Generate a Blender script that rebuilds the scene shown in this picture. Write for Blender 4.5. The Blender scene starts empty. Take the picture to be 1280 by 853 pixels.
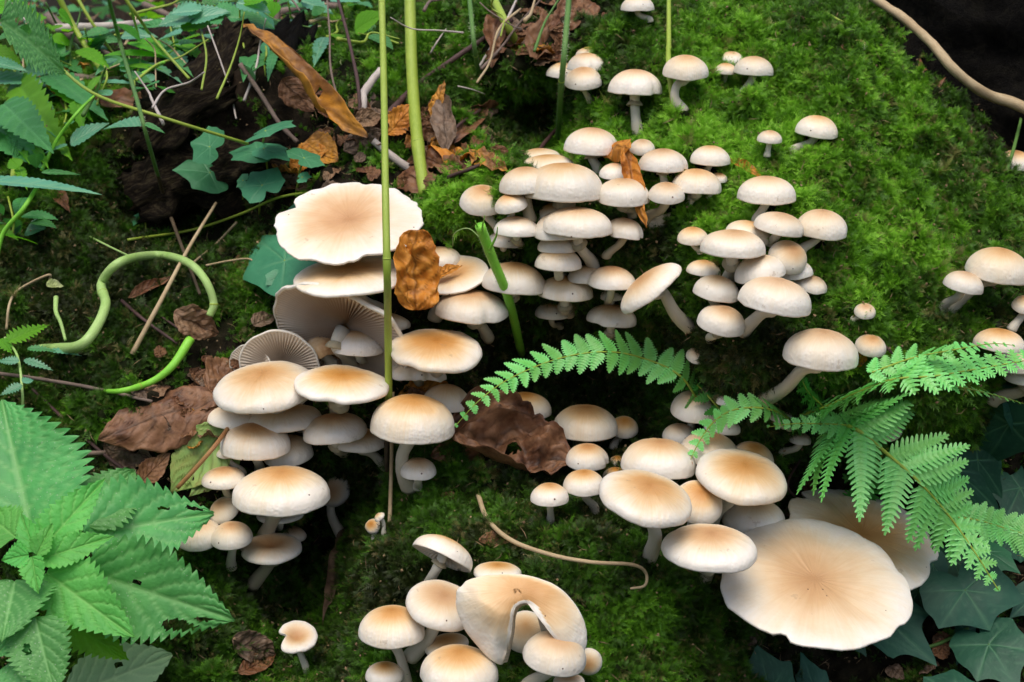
import bpy, math, random
import numpy as np
from mathutils import Vector, Matrix, noise
from mathutils.bvhtree import BVHTree
R_ = math.radians
scene = bpy.context.scene
COL = scene.collection
random.seed(7)
rng = np.random.default_rng(7)

# ------------------------------------------------------------------ camera
PITCH = R_(14.0)
DIST = 1.10
V = Vector((0, math.cos(PITCH), -math.sin(PITCH)))      # view direction
CX = Vector((1, 0, 0))
CU = Vector((0, math.sin(PITCH), math.cos(PITCH)))
CAM = -V * DIST
LENS = 50.0
FPX = LENS / 36.0 * 1280.0                              # focal length in photo pixels
cam = bpy.data.cameras.new('camera')
camo = bpy.data.objects.new('camera', cam)
COL.objects.link(camo)
camo.location = CAM
camo.rotation_euler = (math.pi / 2 - PITCH, 0, 0)
cam.lens = LENS
cam.sensor_width = 36.0
cam.clip_start = 0.02
cam.clip_end = 500
cam.dof.use_dof = True
cam.dof.focus_distance = 1.06
cam.dof.aperture_fstop = 16.0
scene.camera = camo

# ------------------------------------------------------------------ sky and sun
SUN_EL, SUN_AZ = R_(70), R_(192)        # azimuth: direction the light comes from (0 = +Y, clockwise)
w = bpy.data.worlds.new('World')
scene.world = w
w.use_nodes = True
nt = w.node_tree
bg = nt.nodes['Background']
sky = nt.nodes.new('ShaderNodeTexSky')
sky.sky_type = 'NISHITA'
sky.sun_disc = False
sky.sun_elevation = SUN_EL
sky.sun_rotation = SUN_AZ
sky.air_density = 1.0
sky.dust_density = 4.0
sky.ozone_density = 0.6
nt.links.new(sky.outputs[0], bg.inputs[0])
bg.inputs[1].default_value = 0.11
sun = bpy.data.lights.new('sun', 'SUN')
sun.energy = 1.65
sun.angle = R_(50)
sun.color = (1.0, 0.95, 0.88)
suno = bpy.data.objects.new('sun', sun)
COL.objects.link(suno)
sd = Vector((math.sin(SUN_AZ) * math.cos(SUN_EL), math.cos(SUN_AZ) * math.cos(SUN_EL), math.sin(SUN_EL)))
suno.rotation_euler = sd.to_track_quat('Z', 'Y').to_euler()
scene.view_settings.view_transform = 'Standard'
scene.view_settings.look = 'None'
scene.view_settings.exposure = 0.50
scene.view_settings.gamma = 1.0
scene.render.engine = 'CYCLES'
scene.cycles.max_bounces = 6
scene.cycles.transparent_max_bounces = 4

# ------------------------------------------------------------------ node helpers
def mat(name):
    m = bpy.data.materials.new(name)
    m.use_nodes = True
    return m, m.node_tree.nodes, m.node_tree.links, m.node_tree.nodes['Principled BSDF']

def N(nodes, typ, **kw):
    n = nodes.new(typ)
    for k, v in kw.items():
        setattr(n, k, v)
    return n

def ramp(nodes, stops, interp='LINEAR'):
    r = nodes.new('ShaderNodeValToRGB')
    cr = r.color_ramp
    cr.interpolation = interp
    while len(cr.elements) < len(stops):
        cr.elements.new(0.5)
    for e, (p, c) in zip(cr.elements, stops):
        e.position = p
        e.color = (c[0], c[1], c[2], 1)
    return r

def noise_tex(nodes, links, coord, scale, detail=4, rough=0.55, dist=0.0):
    n = nodes.new('ShaderNodeTexNoise')
    n.inputs['Scale'].default_value = scale
    n.inputs['Detail'].default_value = detail
    n.inputs['Roughness'].default_value = rough
    n.inputs['Distortion'].default_value = dist
    if coord is not None:
        links.new(coord, n.inputs['Vector'])
    return n

def mix(nodes, links, fac, a, b, blend='MIX'):
    m = nodes.new('ShaderNodeMix')
    m.data_type = 'RGBA'
    m.blend_type = blend
    for sock, v in ((m.inputs[0], fac), (m.inputs[6], a), (m.inputs[7], b)):
        if isinstance(v, (int, float)):
            sock.default_value = v
        elif isinstance(v, tuple):
            sock.default_value = (v[0], v[1], v[2], 1)
        else:
            links.new(v, sock)
    return m.outputs[2]

def mth(nodes, links, op, a, b=None, clamp=False):
    m = nodes.new('ShaderNodeMath')
    m.operation = op
    m.use_clamp = clamp
    for i, v in enumerate((a, b)):
        if v is None:
            continue
        if isinstance(v, (int, float)):
            m.inputs[i].default_value = v
        else:
            links.new(v, m.inputs[i])
    return m.outputs[0]

def bump(nodes, links, bsdf, h, strength=0.3, dist=0.001, prev=None):
    b = nodes.new('ShaderNodeBump')
    b.inputs['Strength'].default_value = strength
    b.inputs['Distance'].default_value = dist
    links.new(h, b.inputs['Height'])
    if prev is not None:
        links.new(prev, b.inputs['Normal'])
    links.new(b.outputs[0], bsdf.inputs['Normal'])
    return b.outputs[0]

def attr(nodes, name, typ='GEOMETRY'):
    a = nodes.new('ShaderNodeAttribute')
    a.attribute_type = typ
    a.attribute_name = name
    return a

# ------------------------------------------------------------------ materials
def m_cap():
    m, n, l, b = mat('mushroom_cap_skin')
    rad = attr(n, 'rad').outputs['Fac']
    tn = attr(n, 'tan').outputs['Fac']
    rt = attr(n, 'rt').outputs['Vector']            # (radial, angular) coordinates of the skin
    tc = n.new('ShaderNodeTexCoord').outputs['Object']
    oi = n.new('ShaderNodeObjectInfo').outputs['Random']
    mp = n.new('ShaderNodeMapping')
    mp.inputs['Scale'].default_value = (1.6, 11, 1)
    l.new(rt, mp.inputs['Vector'])
    add = n.new('ShaderNodeVectorMath'); add.operation = 'ADD'
    cmb = n.new('ShaderNodeCombineXYZ')
    l.new(mth(n, l, 'MULTIPLY', oi, 37.0), cmb.inputs[2])
    l.new(mp.outputs[0], add.inputs[0]); l.new(cmb.outputs[0], add.inputs[1])
    fib = noise_tex(n, l, add.outputs[0], 1.6, 5, 0.6)
    blot = noise_tex(n, l, tc, 45, 3, 0.5)
    # radius disturbed by fibres and blotches
    f = mth(n, l, 'ADD', rad, mth(n, l, 'MULTIPLY', mth(n, l, 'SUBTRACT', fib.outputs[0], 0.5), 0.26))
    f = mth(n, l, 'ADD', f, mth(n, l, 'MULTIPLY', mth(n, l, 'SUBTRACT', blot.outputs[0], 0.5), 0.34))
    big = n.new('ShaderNodeVectorMath'); big.operation = 'ADD'
    l.new(tc, big.inputs[0]); l.new(cmb.outputs[0], big.inputs[1])
    bg_ = noise_tex(n, l, big.outputs[0], 16, 2)
    f = mth(n, l, 'ADD', f, mth(n, l, 'MULTIPLY', mth(n, l, 'SUBTRACT', bg_.outputs[0], 0.5), 0.62))
    deep = ramp(n, [(0.0, (0.44, 0.20, 0.065)), (0.32, (0.56, 0.305, 0.125)), (0.58, (0.69, 0.48, 0.27)), (0.80, (0.75, 0.635, 0.475)), (0.98, (0.775, 0.725, 0.645))])
    pale = ramp(n, [(0.0, (0.56, 0.35, 0.175)), (0.36, (0.65, 0.475, 0.285)), (0.66, (0.735, 0.615, 0.435)), (0.86, (0.77, 0.69, 0.55)), (1.0, (0.79, 0.74, 0.64))])
    l.new(f, deep.inputs[0]); l.new(f, pale.inputs[0])
    c = mix(n, l, tn, pale.outputs[0], deep.outputs[0])
    hv = n.new('ShaderNodeHueSaturation')
    l.new(mth(n, l, 'ADD', mth(n, l, 'MULTIPLY', oi, 0.15), 0.89), hv.inputs['Value'])
    l.new(mth(n, l, 'ADD', mth(n, l, 'MULTIPLY', mth(n, l, 'FRACT', mth(n, l, 'MULTIPLY', oi, 7.3)), 0.22), 0.94), hv.inputs['Saturation'])
    l.new(c, hv.inputs['Color'])
    c = hv.outputs[0]
    # brown specks
    vo = n.new('ShaderNodeTexVoronoi'); vo.inputs['Scale'].default_value = 75
    l.new(tc, vo.inputs['Vector'])
    sp = mth(n, l, 'LESS_THAN', vo.outputs['Distance'], 0.055)
    wn = noise_tex(n, l, tc, 22, 1)
    sp = mth(n, l, 'MULTIPLY', sp, mth(n, l, 'GREATER_THAN', wn.outputs[0], 0.56))
    c = mix(n, l, sp, c, (0.10, 0.05, 0.03))
    dirt = noise_tex(n, l, big.outputs[0], 70, 5, 0.7)
    dm = mth(n, l, 'MULTIPLY', mth(n, l, 'GREATER_THAN', dirt.outputs[0], 0.665), 0.35)
    c = mix(n, l, dm, c, (0.34, 0.24, 0.15))
    l.new(c, b.inputs['Base Color'])
    b.inputs['Roughness'].default_value = 0.44
    b.inputs['Specular IOR Level'].default_value = 0.42
    b.inputs['Subsurface Weight'].default_value = 0.12
    b.inputs['Subsurface Radius'].default_value = (0.006, 0.004, 0.0025)
    b.inputs['Subsurface Scale'].default_value = 1.0
    # pits near the margin, faint radial fibres, broad dimples
    v2 = n.new('ShaderNodeTexVoronoi'); v2.inputs['Scale'].default_value = 420
    v2.feature = 'SMOOTH_F1'
    l.new(tc, v2.inputs['Vector'])
    edge = mth(n, l, 'MULTIPLY', mth(n, l, 'SUBTRACT', rad, 0.55, True), 2.0, True)
    pn = noise_tex(n, l, tc, 90, 2)
    pit = mth(n, l, 'MULTIPLY', mth(n, l, 'MULTIPLY', v2.outputs['Distance'], edge), mth(n, l, 'SUBTRACT', pn.outputs[0], 0.28, True))
    h = mth(n, l, 'ADD', mth(n, l, 'MULTIPLY', pit, 2.0), mth(n, l, 'MULTIPLY', fib.outputs[0], 0.55))
    p1 = bump(n, l, b, h, 0.55, 0.0011)
    bump(n, l, b, blot.outputs[0], 0.5, 0.0022, p1)
    return m

def m_gill():
    m, n, l, b = mat('gill_flesh')
    rad = attr(n, 'rad').outputs['Fac']
    oi = attr(n, 'tan').outputs['Fac']
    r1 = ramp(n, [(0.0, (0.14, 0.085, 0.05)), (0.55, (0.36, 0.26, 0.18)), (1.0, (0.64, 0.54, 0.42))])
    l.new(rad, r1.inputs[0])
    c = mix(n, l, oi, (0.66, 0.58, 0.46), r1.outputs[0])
    l.new(c, b.inputs['Base Color'])
    b.inputs['Roughness'].default_value = 0.75
    b.inputs['Subsurface Weight'].default_value = 0.1
    b.inputs['Subsurface Radius'].default_value = (0.004, 0.003, 0.002)
    b.inputs['Subsurface Scale'].default_value = 1.0
    return m

def m_stem(name='mushroom_stem_flesh', a=(0.70, 0.66, 0.55), c2=(0.50, 0.44, 0.31)):
    m, n, l, b = mat(name)
    tc = n.new('ShaderNodeTexCoord').outputs['Object']
    rt = attr(n, 'rt').outputs['Vector']
    mp = n.new('ShaderNodeMapping'); mp.inputs['Scale'].default_value = (2, 12, 1)
    l.new(rt, mp.inputs['Vector'])
    f = noise_tex(n, l, mp.outputs[0], 3, 4)
    g = noise_tex(n, l, tc, 60, 3)
    sx = n.new('ShaderNodeSeparateXYZ'); l.new(rt, sx.inputs[0])
    k = mth(n, l, 'ADD', mth(n, l, 'MULTIPLY', f.outputs[0], 0.45), mth(n, l, 'MULTIPLY', sx.outputs[0], 0.40), True)
    k = mth(n, l, 'ADD', k, mth(n, l, 'MULTIPLY', mth(n, l, 'SUBTRACT', g.outputs[0], 0.5), 0.5), True)
    c = mix(n, l, k, a, c2)
    l.new(c, b.inputs['Base Color'])
    b.inputs['Roughness'].default_value = 0.6
    b.inputs['Subsurface Weight'].default_value = 0.12
    b.inputs['Subsurface Radius'].default_value = (0.004, 0.003, 0.002)
    b.inputs['Subsurface Scale'].default_value = 1.0
    bump(n, l, b, f.outputs[0], 0.5, 0.0008)
    return m

def m_leaf(name, c1, c2, veinc, rough=0.45, spots=None, transl=0.35, spec=0.4, scale=30, bs=0.5):
    """green leaf: blade colour with mottling, paler veins from the 'vein' attribute, translucency"""
    m, n, l, b = mat(name)
    tc = n.new('ShaderNodeTexCoord').outputs['Object']
    ve = attr(n, 'vein').outputs['Fac']
    ns = noise_tex(n, l, tc, scale, 4)
    rp = ramp(n, [(0.32, (0, 0, 0)), (0.68, (1, 1, 1))]); l.new(ns.outputs[0], rp.inputs[0])
    c = mix(n, l, rp.outputs[0], c1, c2)
    oi = n.new('ShaderNodeObjectInfo').outputs['Random']
    hs = n.new('ShaderNodeHueSaturation')
    l.new(mth(n, l, 'ADD', mth(n, l, 'MULTIPLY', oi, 0.35), 0.82), hs.inputs['Value'])
    l.new(mth(n, l, 'ADD', mth(n, l, 'MULTIPLY', oi, 0.025), 0.4875), hs.inputs['Hue'])
    l.new(c, hs.inputs['Color'])
    c = mix(n, l, mth(n, l, 'MULTIPLY', ve, 0.75), hs.outputs[0], veinc)
    if spots:
        vo = n.new('ShaderNodeTexVoronoi'); vo.inputs['Scale'].default_value = spots[0]
        l.new(tc, vo.inputs['Vector'])
        g = noise_tex(n, l, tc, spots[0] * 0.12, 2)
        s = mth(n, l, 'MULTIPLY', mth(n, l, 'LESS_THAN', vo.outputs['Distance'], spots[2]), mth(n, l, 'GREATER_THAN', g.outputs[0], 0.5))
        c = mix(n, l, mth(n, l, 'MULTIPLY', s, 0.6), c, spots[1])
    l.new(c, b.inputs['Base Color'])
    b.inputs['Roughness'].default_value = rough
    b.inputs['Specular IOR Level'].default_value = spec
    fine = noise_tex(n, l, tc, scale * 18, 2)
    mid = noise_tex(n, l, tc, scale * 6, 3, 0.6)
    h = mth(n, l, 'ADD', mth(n, l, 'MULTIPLY', ve, -1.0), mth(n, l, 'MULTIPLY', fine.outputs[0], 0.35))
    h = mth(n, l, 'ADD', h, mth(n, l, 'MULTIPLY', mid.outputs[0], 1.6))
    bump(n, l, b, h, bs, 0.0008)
    if transl > 0:
        t = n.new('ShaderNodeBsdfTranslucent')
        tcx = mix(n, l, 0.5, c, (c2[0] * 1.5, c2[1] * 1.4, c2[2] * 0.4))
        l.new(tcx, t.inputs['Color'])
        ms = n.new('ShaderNodeMixShader'); ms.inputs[0].default_value = transl
        l.new(b.outputs[0], ms.inputs[1]); l.new(t.outputs[0], ms.inputs[2])
        l.new(ms.outputs[0], n['Material Output'].inputs['Surface'])
    return m

def m_dead(name, cols, rough=0.6, scale=28, transl=0.12):
    m, n, l, b = mat(name)
    tc = n.new('ShaderNodeTexCoord').outputs['Object']
    ve = attr(n, 'vein').outputs['Fac']
    oi = n.new('ShaderNodeObjectInfo').outputs['Random']
    off = n.new('ShaderNodeVectorMath'); off.operation = 'ADD'
    cb = n.new('ShaderNodeCombineXYZ'); l.new(oi, cb.inputs[0]); l.new(tc, off.inputs[0]); l.new(cb.outputs[0], off.inputs[1])
    ns = noise_tex(n, l, off.outputs[0], scale, 6, 0.65, 0.4)
    k = len(cols)
    rp = ramp(n, [(0.28 + 0.44 * i / max(1, k - 1), c) for i, c in enumerate(cols)])
    l.new(ns.outputs[0], rp.inputs[0])
    c = mix(n, l, mth(n, l, 'MULTIPLY', ve, 0.6), rp.outputs[0], tuple(x * 0.35 for x in cols[0]))
    l.new(c, b.inputs['Base Color'])
    b.inputs['Roughness'].default_value = rough
    b.inputs['Specular IOR Level'].default_value = 0.3
    fine = noise_tex(n, l, tc, scale * 9, 4)
    h = mth(n, l, 'ADD', mth(n, l, 'MULTIPLY', ve, 1.0), mth(n, l, 'MULTIPLY', fine.outputs[0], 0.6))
    bump(n, l, b, h, 0.7, 0.0012)
    if transl > 0:
        t = n.new('ShaderNodeBsdfTranslucent'); l.new(c, t.inputs['Color'])
        ms = n.new('ShaderNodeMixShader'); ms.inputs[0].default_value = transl
        l.new(b.outputs[0], ms.inputs[1]); l.new(t.outputs[0], ms.inputs[2])
        l.new(ms.outputs[0], n['Material Output'].inputs['Surface'])
    return m

def m_stalk(name, c1, c2, rough=0.5, streak=10.0, scale=3.0, transl=0.0):
    """plant stalks, twigs and bark strips: streaks run along the stalk"""
    m, n, l, b = mat(name)
    rt = attr(n, 'rt').outputs['Vector']
    mp = n.new('ShaderNodeMapping'); mp.inputs['Scale'].default_value = (3, streak, 1)
    l.new(rt, mp.inputs['Vector'])
    f = noise_tex(n, l, mp.outputs[0], scale, 5)
    tc = n.new('ShaderNodeTexCoord').outputs['Object']
    g = noise_tex(n, l, tc, 55, 3)
    k = mth(n, l, 'ADD', mth(n, l, 'MULTIPLY', f.outputs[0], 0.6), mth(n, l, 'MULTIPLY', g.outputs[0], 0.4))
    rp = ramp(n, [(0.35, c1), (0.65, c2)]); l.new(k, rp.inputs[0])
    l.new(rp.outputs[0], b.inputs['Base Color'])
    b.inputs['Roughness'].default_value = rough
    b.inputs['Specular IOR Level'].default_value = 0.35
    bump(n, l, b, f.outputs[0], 0.5, 0.0008)
    return m

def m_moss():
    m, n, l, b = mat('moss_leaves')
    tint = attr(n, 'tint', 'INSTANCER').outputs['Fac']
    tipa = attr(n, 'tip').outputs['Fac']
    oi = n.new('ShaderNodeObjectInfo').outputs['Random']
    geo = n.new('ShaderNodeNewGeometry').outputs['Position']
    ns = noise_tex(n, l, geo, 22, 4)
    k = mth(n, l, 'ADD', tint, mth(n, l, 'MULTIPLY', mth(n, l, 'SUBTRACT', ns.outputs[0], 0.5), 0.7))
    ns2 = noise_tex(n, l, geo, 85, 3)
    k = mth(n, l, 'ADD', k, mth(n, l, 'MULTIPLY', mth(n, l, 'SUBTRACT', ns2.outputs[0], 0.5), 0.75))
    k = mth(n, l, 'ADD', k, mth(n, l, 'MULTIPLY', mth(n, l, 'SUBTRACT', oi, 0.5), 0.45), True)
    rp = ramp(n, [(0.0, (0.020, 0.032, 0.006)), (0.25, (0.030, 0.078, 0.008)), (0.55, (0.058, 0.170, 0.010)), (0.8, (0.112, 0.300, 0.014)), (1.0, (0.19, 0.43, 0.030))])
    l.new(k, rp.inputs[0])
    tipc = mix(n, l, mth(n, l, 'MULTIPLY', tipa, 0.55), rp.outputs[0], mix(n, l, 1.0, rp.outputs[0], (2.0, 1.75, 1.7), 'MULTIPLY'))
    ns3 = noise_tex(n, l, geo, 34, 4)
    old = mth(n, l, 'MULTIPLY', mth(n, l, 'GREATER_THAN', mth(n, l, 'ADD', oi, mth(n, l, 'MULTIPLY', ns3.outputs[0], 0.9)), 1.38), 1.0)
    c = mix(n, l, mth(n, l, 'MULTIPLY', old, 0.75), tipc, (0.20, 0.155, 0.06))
    l.new(c, b.inputs['Base Color'])
    b.inputs['Roughness'].default_value = 0.5
    b.inputs['Specular IOR Level'].default_value = 0.3
    t = n.new('ShaderNodeBsdfTranslucent'); l.new(c, t.inputs['Color'])
    ms = n.new('ShaderNodeMixShader'); ms.inputs[0].default_value = 0.30
    l.new(b.outputs[0], ms.inputs[1]); l.new(t.outputs[0], ms.inputs[2])
    l.new(ms.outputs[0], n['Material Output'].inputs['Surface'])
    return m

def m_bank():
    m, n, l, b = mat('bank_surface')
    mo = attr(n, 'moss').outputs['Fac']
    geo = n.new('ShaderNodeNewGeometry').outputs['Position']
    ns = noise_tex(n, l, geo, 60, 6, 0.65)
    soil = ramp(n, [(0.3, (0.006, 0.005, 0.004)), (0.55, (0.022, 0.015, 0.010)), (0.75, (0.050, 0.034, 0.022))])
    l.new(ns.outputs[0], soil.inputs[0])
    gr = ramp(n, [(0.3, (0.003, 0.005, 0.0015)), (0.7, (0.012, 0.024, 0.004))])
    l.new(ns.outputs[0], gr.inputs[0])
    c = mix(n, l, mo, soil.outputs[0], gr.outputs[0])
    l.new(c, b.inputs['Base Color'])
    b.inputs['Roughness'].default_value = 0.9
    b.inputs['Specular IOR Level'].default_value = 0.08
    bump(n, l, b, ns.outputs[0], 1.0, 0.006)
    return m

def m_wood(name, c1, c2, c3, scale=14):
    m, n, l, b = mat(name)
    rt = attr(n, 'rt').outputs['Vector']
    mp = n.new('ShaderNodeMapping'); mp.inputs['Scale'].default_value = (1.2, 9, 1)
    l.new(rt, mp.inputs['Vector'])
    f = noise_tex(n, l, mp.outputs[0], scale * 0.3, 7, 0.65, 0.6)
    rp = ramp(n, [(0.3, c1), (0.5, c2), (0.72, c3)]); l.new(f.outputs[0], rp.inputs[0])
    l.new(rp.outputs[0], b.inputs['Base Color'])
    b.inputs['Roughness'].default_value = 0.85
    b.inputs['Specular IOR Level'].default_value = 0.1
    g2 = noise_tex(n, l, mp.outputs[0], scale * 1.6, 6, 0.7)
    hh = mth(n, l, 'ADD', f.outputs[0], mth(n, l, 'MULTIPLY', g2.outputs[0], 0.6))
    bump(n, l, b, hh, 1.0, 0.009)
    return m

M = {}
M['cap'] = m_cap()
M['gill'] = m_gill()
M['stem'] = m_stem()
M['stem_dark'] = m_stem('mushroom_stem_olive', (0.52, 0.47, 0.33), (0.34, 0.29, 0.18))
M['brown_cap'] = m_dead('wrinkled_brown_cap', [(0.22, 0.09, 0.03), (0.42, 0.22, 0.09), (0.62, 0.42, 0.22), (0.72, 0.58, 0.40)], 0.5, 40, 0)
M['moss'] = m_moss()
M['bank'] = m_bank()
M['nettle'] = m_leaf('nettle_leaf', (0.058, 0.265, 0.058), (0.10, 0.37, 0.085), (0.24, 0.52, 0.17), 0.5, (320, (0.35, 0.5, 0.3), 0.16), 0.25, 0.4, 34, 0.5)
M['nettle_young'] = m_leaf('nettle_young_leaf', (0.10, 0.43, 0.08), (0.15, 0.54, 0.10), (0.25, 0.58, 0.14), 0.5, None, 0.35, 0.35, 40, 0.8)
M['herb'] = m_leaf('herb_leaf', (0.055, 0.24, 0.06), (0.08, 0.32, 0.08), (0.12, 0.38, 0.12), 0.4, None, 0.35, 0.5, 30, 0.6)
M['herb_bright'] = m_leaf('herb_leaf_bright', (0.11, 0.38, 0.015), (0.17, 0.50, 0.02), (0.2, 0.5, 0.04), 0.5, None, 0.5, 0.3, 25, 0.4)
M['herb_blue'] = m_leaf('herb_leaf_blue', (0.08, 0.28, 0.15), (0.12, 0.36, 0.20), (0.2, 0.42, 0.22), 0.32, None, 0.25, 0.7, 25, 0.4)
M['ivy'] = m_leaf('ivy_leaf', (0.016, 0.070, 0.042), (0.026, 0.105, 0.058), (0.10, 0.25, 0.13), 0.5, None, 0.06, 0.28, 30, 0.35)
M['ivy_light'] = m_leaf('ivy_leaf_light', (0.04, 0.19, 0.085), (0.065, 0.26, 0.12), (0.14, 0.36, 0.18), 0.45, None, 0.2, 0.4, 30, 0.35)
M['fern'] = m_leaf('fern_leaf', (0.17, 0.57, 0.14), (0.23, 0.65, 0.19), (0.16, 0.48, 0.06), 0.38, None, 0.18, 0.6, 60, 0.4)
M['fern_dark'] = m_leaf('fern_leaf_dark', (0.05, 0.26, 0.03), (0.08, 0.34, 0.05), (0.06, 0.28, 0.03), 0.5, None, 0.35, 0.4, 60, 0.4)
M['pale_leaf'] = m_leaf('pale_leaf_underside', (0.24, 0.42, 0.20), (0.32, 0.50, 0.26), (0.42, 0.58, 0.30), 0.6, None, 0.2, 0.3, 30, 0.7)
M['dead_orange'] = m_dead('dead_leaf_orange', [(0.27, 0.075, 0.012), (0.62, 0.23, 0.03), (0.74, 0.33, 0.05), (0.42, 0.13, 0.02)], 0.45, 35, 0.3)
M['dead_yellow'] = m_dead('dead_leaf_yellow', [(0.16, 0.06, 0.02), (0.30, 0.14, 0.04), (0.60, 0.27, 0.03), (0.36, 0.20, 0.06)], 0.5, 26, 0.2)
M['dead_brown'] = m_dead('dead_leaf_brown', [(0.075, 0.028, 0.012), (0.16, 0.065, 0.028), (0.22, 0.11, 0.05), (0.11, 0.045, 0.02)], 0.5, 26, 0.1)
M['dead_tan'] = m_dead('dead_leaf_tan', [(0.06, 0.028, 0.014), (0.19, 0.10, 0.05), (0.29, 0.18, 0.10), (0.08, 0.04, 0.02)], 0.55, 30, 0.12)
M['dead_grey'] = m_dead('dead_leaf_grey', [(0.05, 0.03, 0.02), (0.13, 0.085, 0.055), (0.21, 0.14, 0.09), (0.075, 0.04, 0.026)], 0.5, 30, 0.08)
M['dead_dark'] = m_dead('dead_leaf_dark', [(0.03, 0.014, 0.008), (0.13, 0.055, 0.026), (0.24, 0.12, 0.06), (0.06, 0.026, 0.013)], 0.5, 38, 0.06)
M['twig_red'] = m_stalk('red_brown_midrib', (0.26, 0.10, 0.04), (0.40, 0.24, 0.08), 0.5)
M['half_dead'] = m_dead('half_green_leaf', [(0.30, 0.13, 0.04), (0.34, 0.44, 0.12), (0.24, 0.42, 0.11), (0.44, 0.44, 0.05)], 0.45, 24, 0.2)
M['yellow_green'] = m_dead('yellow_green_leaf', [(0.30, 0.32, 0.10), (0.42, 0.50, 0.18), (0.55, 0.60, 0.33), (0.40, 0.48, 0.12)], 0.5, 24, 0.2)
M['stalk_green'] = m_stalk('green_stalk', (0.22, 0.32, 0.03), (0.33, 0.42, 0.055), 0.38)
M['stalk_yellow'] = m_stalk('yellow_green_stalk', (0.24, 0.34, 0.03), (0.34, 0.45, 0.07), 0.4)
M['stalk_pale'] = m_stalk('pale_green_stalk', (0.26, 0.45, 0.10), (0.42, 0.58, 0.22), 0.35)
M['stalk_dark'] = m_stalk('dark_green_stalk', (0.06, 0.15, 0.03), (0.12, 0.24, 0.05), 0.5)
M['stalk_brown'] = m_stalk('brown_stalk', (0.05, 0.035, 0.022), (0.14, 0.10, 0.055), 0.6)
M['stalk_bright'] = m_stalk('bright_green_stalk', (0.16, 0.50, 0.03), (0.26, 0.62, 0.06), 0.4)
M['twig'] = m_stalk('twig_bark', (0.10, 0.065, 0.05), (0.24, 0.18, 0.14), 0.7)
M['twig_dark'] = m_stalk('twig_dark_bark', (0.035, 0.018, 0.015), (0.10, 0.05, 0.045), 0.6)
M['twig_pale'] = m_stalk('pale_twig', (0.36, 0.30, 0.26), (0.55, 0.50, 0.45), 0.6)
M['straw'] = m_stalk('dry_straw', (0.34, 0.23, 0.12), (0.52, 0.42, 0.25), 0.55)
M['hair'] = m_stalk('stalk_hairs', (0.45, 0.52, 0.32), (0.6, 0.65, 0.45), 0.5)
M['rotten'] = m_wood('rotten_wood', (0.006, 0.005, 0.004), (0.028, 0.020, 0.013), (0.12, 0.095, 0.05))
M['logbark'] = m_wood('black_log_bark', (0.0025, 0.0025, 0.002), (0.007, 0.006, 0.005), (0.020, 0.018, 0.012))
M['bark'] = m_wood('tree_bark', (0.03, 0.022, 0.017), (0.07, 0.05, 0.038), (0.12, 0.09, 0.07))
M['yellow'] = m_stalk('yellow_petal', (0.55, 0.36, 0.02), (0.7, 0.5, 0.04), 0.5)

# ------------------------------------------------------------------ object helpers
def ray(px, py):
    d = V * FPX + CX * (px - 640.0) + CU * (426.5 - py)
    return d / FPX                       # unit depth along V

def at_depth(px, py, dep):
    return CAM + ray(px, py) * dep

def mesh_obj(name, verts, faces, m, smooth=True, attrs=None):
    me = bpy.data.meshes.new(name)
    me.from_pydata([tuple(v) for v in verts], [], faces)
    if smooth:
        me.polygons.foreach_set('use_smooth', [True] * len(me.polygons))
    for k, vals in (attrs or {}).items():
        if hasattr(vals[0], '__len__'):
            a = me.attributes.new(k, 'FLOAT_VECTOR', 'POINT')
            a.data.foreach_set('vector', [c for v in vals for c in v])
        else:
            a = me.attributes.new(k, 'FLOAT', 'POINT')
            a.data.foreach_set('value', list(vals))
    if m:
        me.materials.append(m)
    me.update()
    o = bpy.data.objects.new(name, me)
    COL.objects.link(o)
    return o

def thing(name, label, cat, loc, group=None):
    o = bpy.data.objects.new(name, None)
    o.empty_display_size = 0.01
    COL.objects.link(o)
    o.location = loc
    o['label'] = label
    o['category'] = cat
    if group:
        o['group'] = group
    return o

def tag(o, label, cat, group=None, kind=None):
    if kind == 'structure':
        o['kind'] = kind
        return o
    o['label'] = label
    o['category'] = cat
    if group: o['group'] = group
    if kind: o['kind'] = kind
    return o

def put(o, mat4, parent=None):
    """world matrix for a part whose parent is an unrotated empty"""
    if parent is not None:
        o.parent = parent
        mat4 = Matrix.Translation(-Vector(parent.location)) @ mat4
    o.matrix_basis = mat4
    return o

def frame(x, y, z, p):
    return Matrix(((x.x, y.x, z.x, p.x), (x.y, y.y, z.y, p.y), (x.z, y.z, z.z, p.z), (0, 0, 0, 1)))

def origin_shift(verts, p):
    return [v - p for v in verts]

def catmull(pts, n):
    out = []
    P = [pts[0] * 2 - pts[1]] + list(pts) + [pts[-1] * 2 - pts[-2]]
    for i in range(1, len(P) - 2):
        for k in range(n):
            t = k / n
            a, b, c, d = P[i - 1], P[i], P[i + 1], P[i + 2]
            out.append(0.5 * ((2 * b) + (c - a) * t + (2 * a - 5 * b + 4 * c - d) * t * t + (3 * b - a - 3 * c + d) * t ** 3))
    out.append(pts[-1])
    return out

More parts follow.
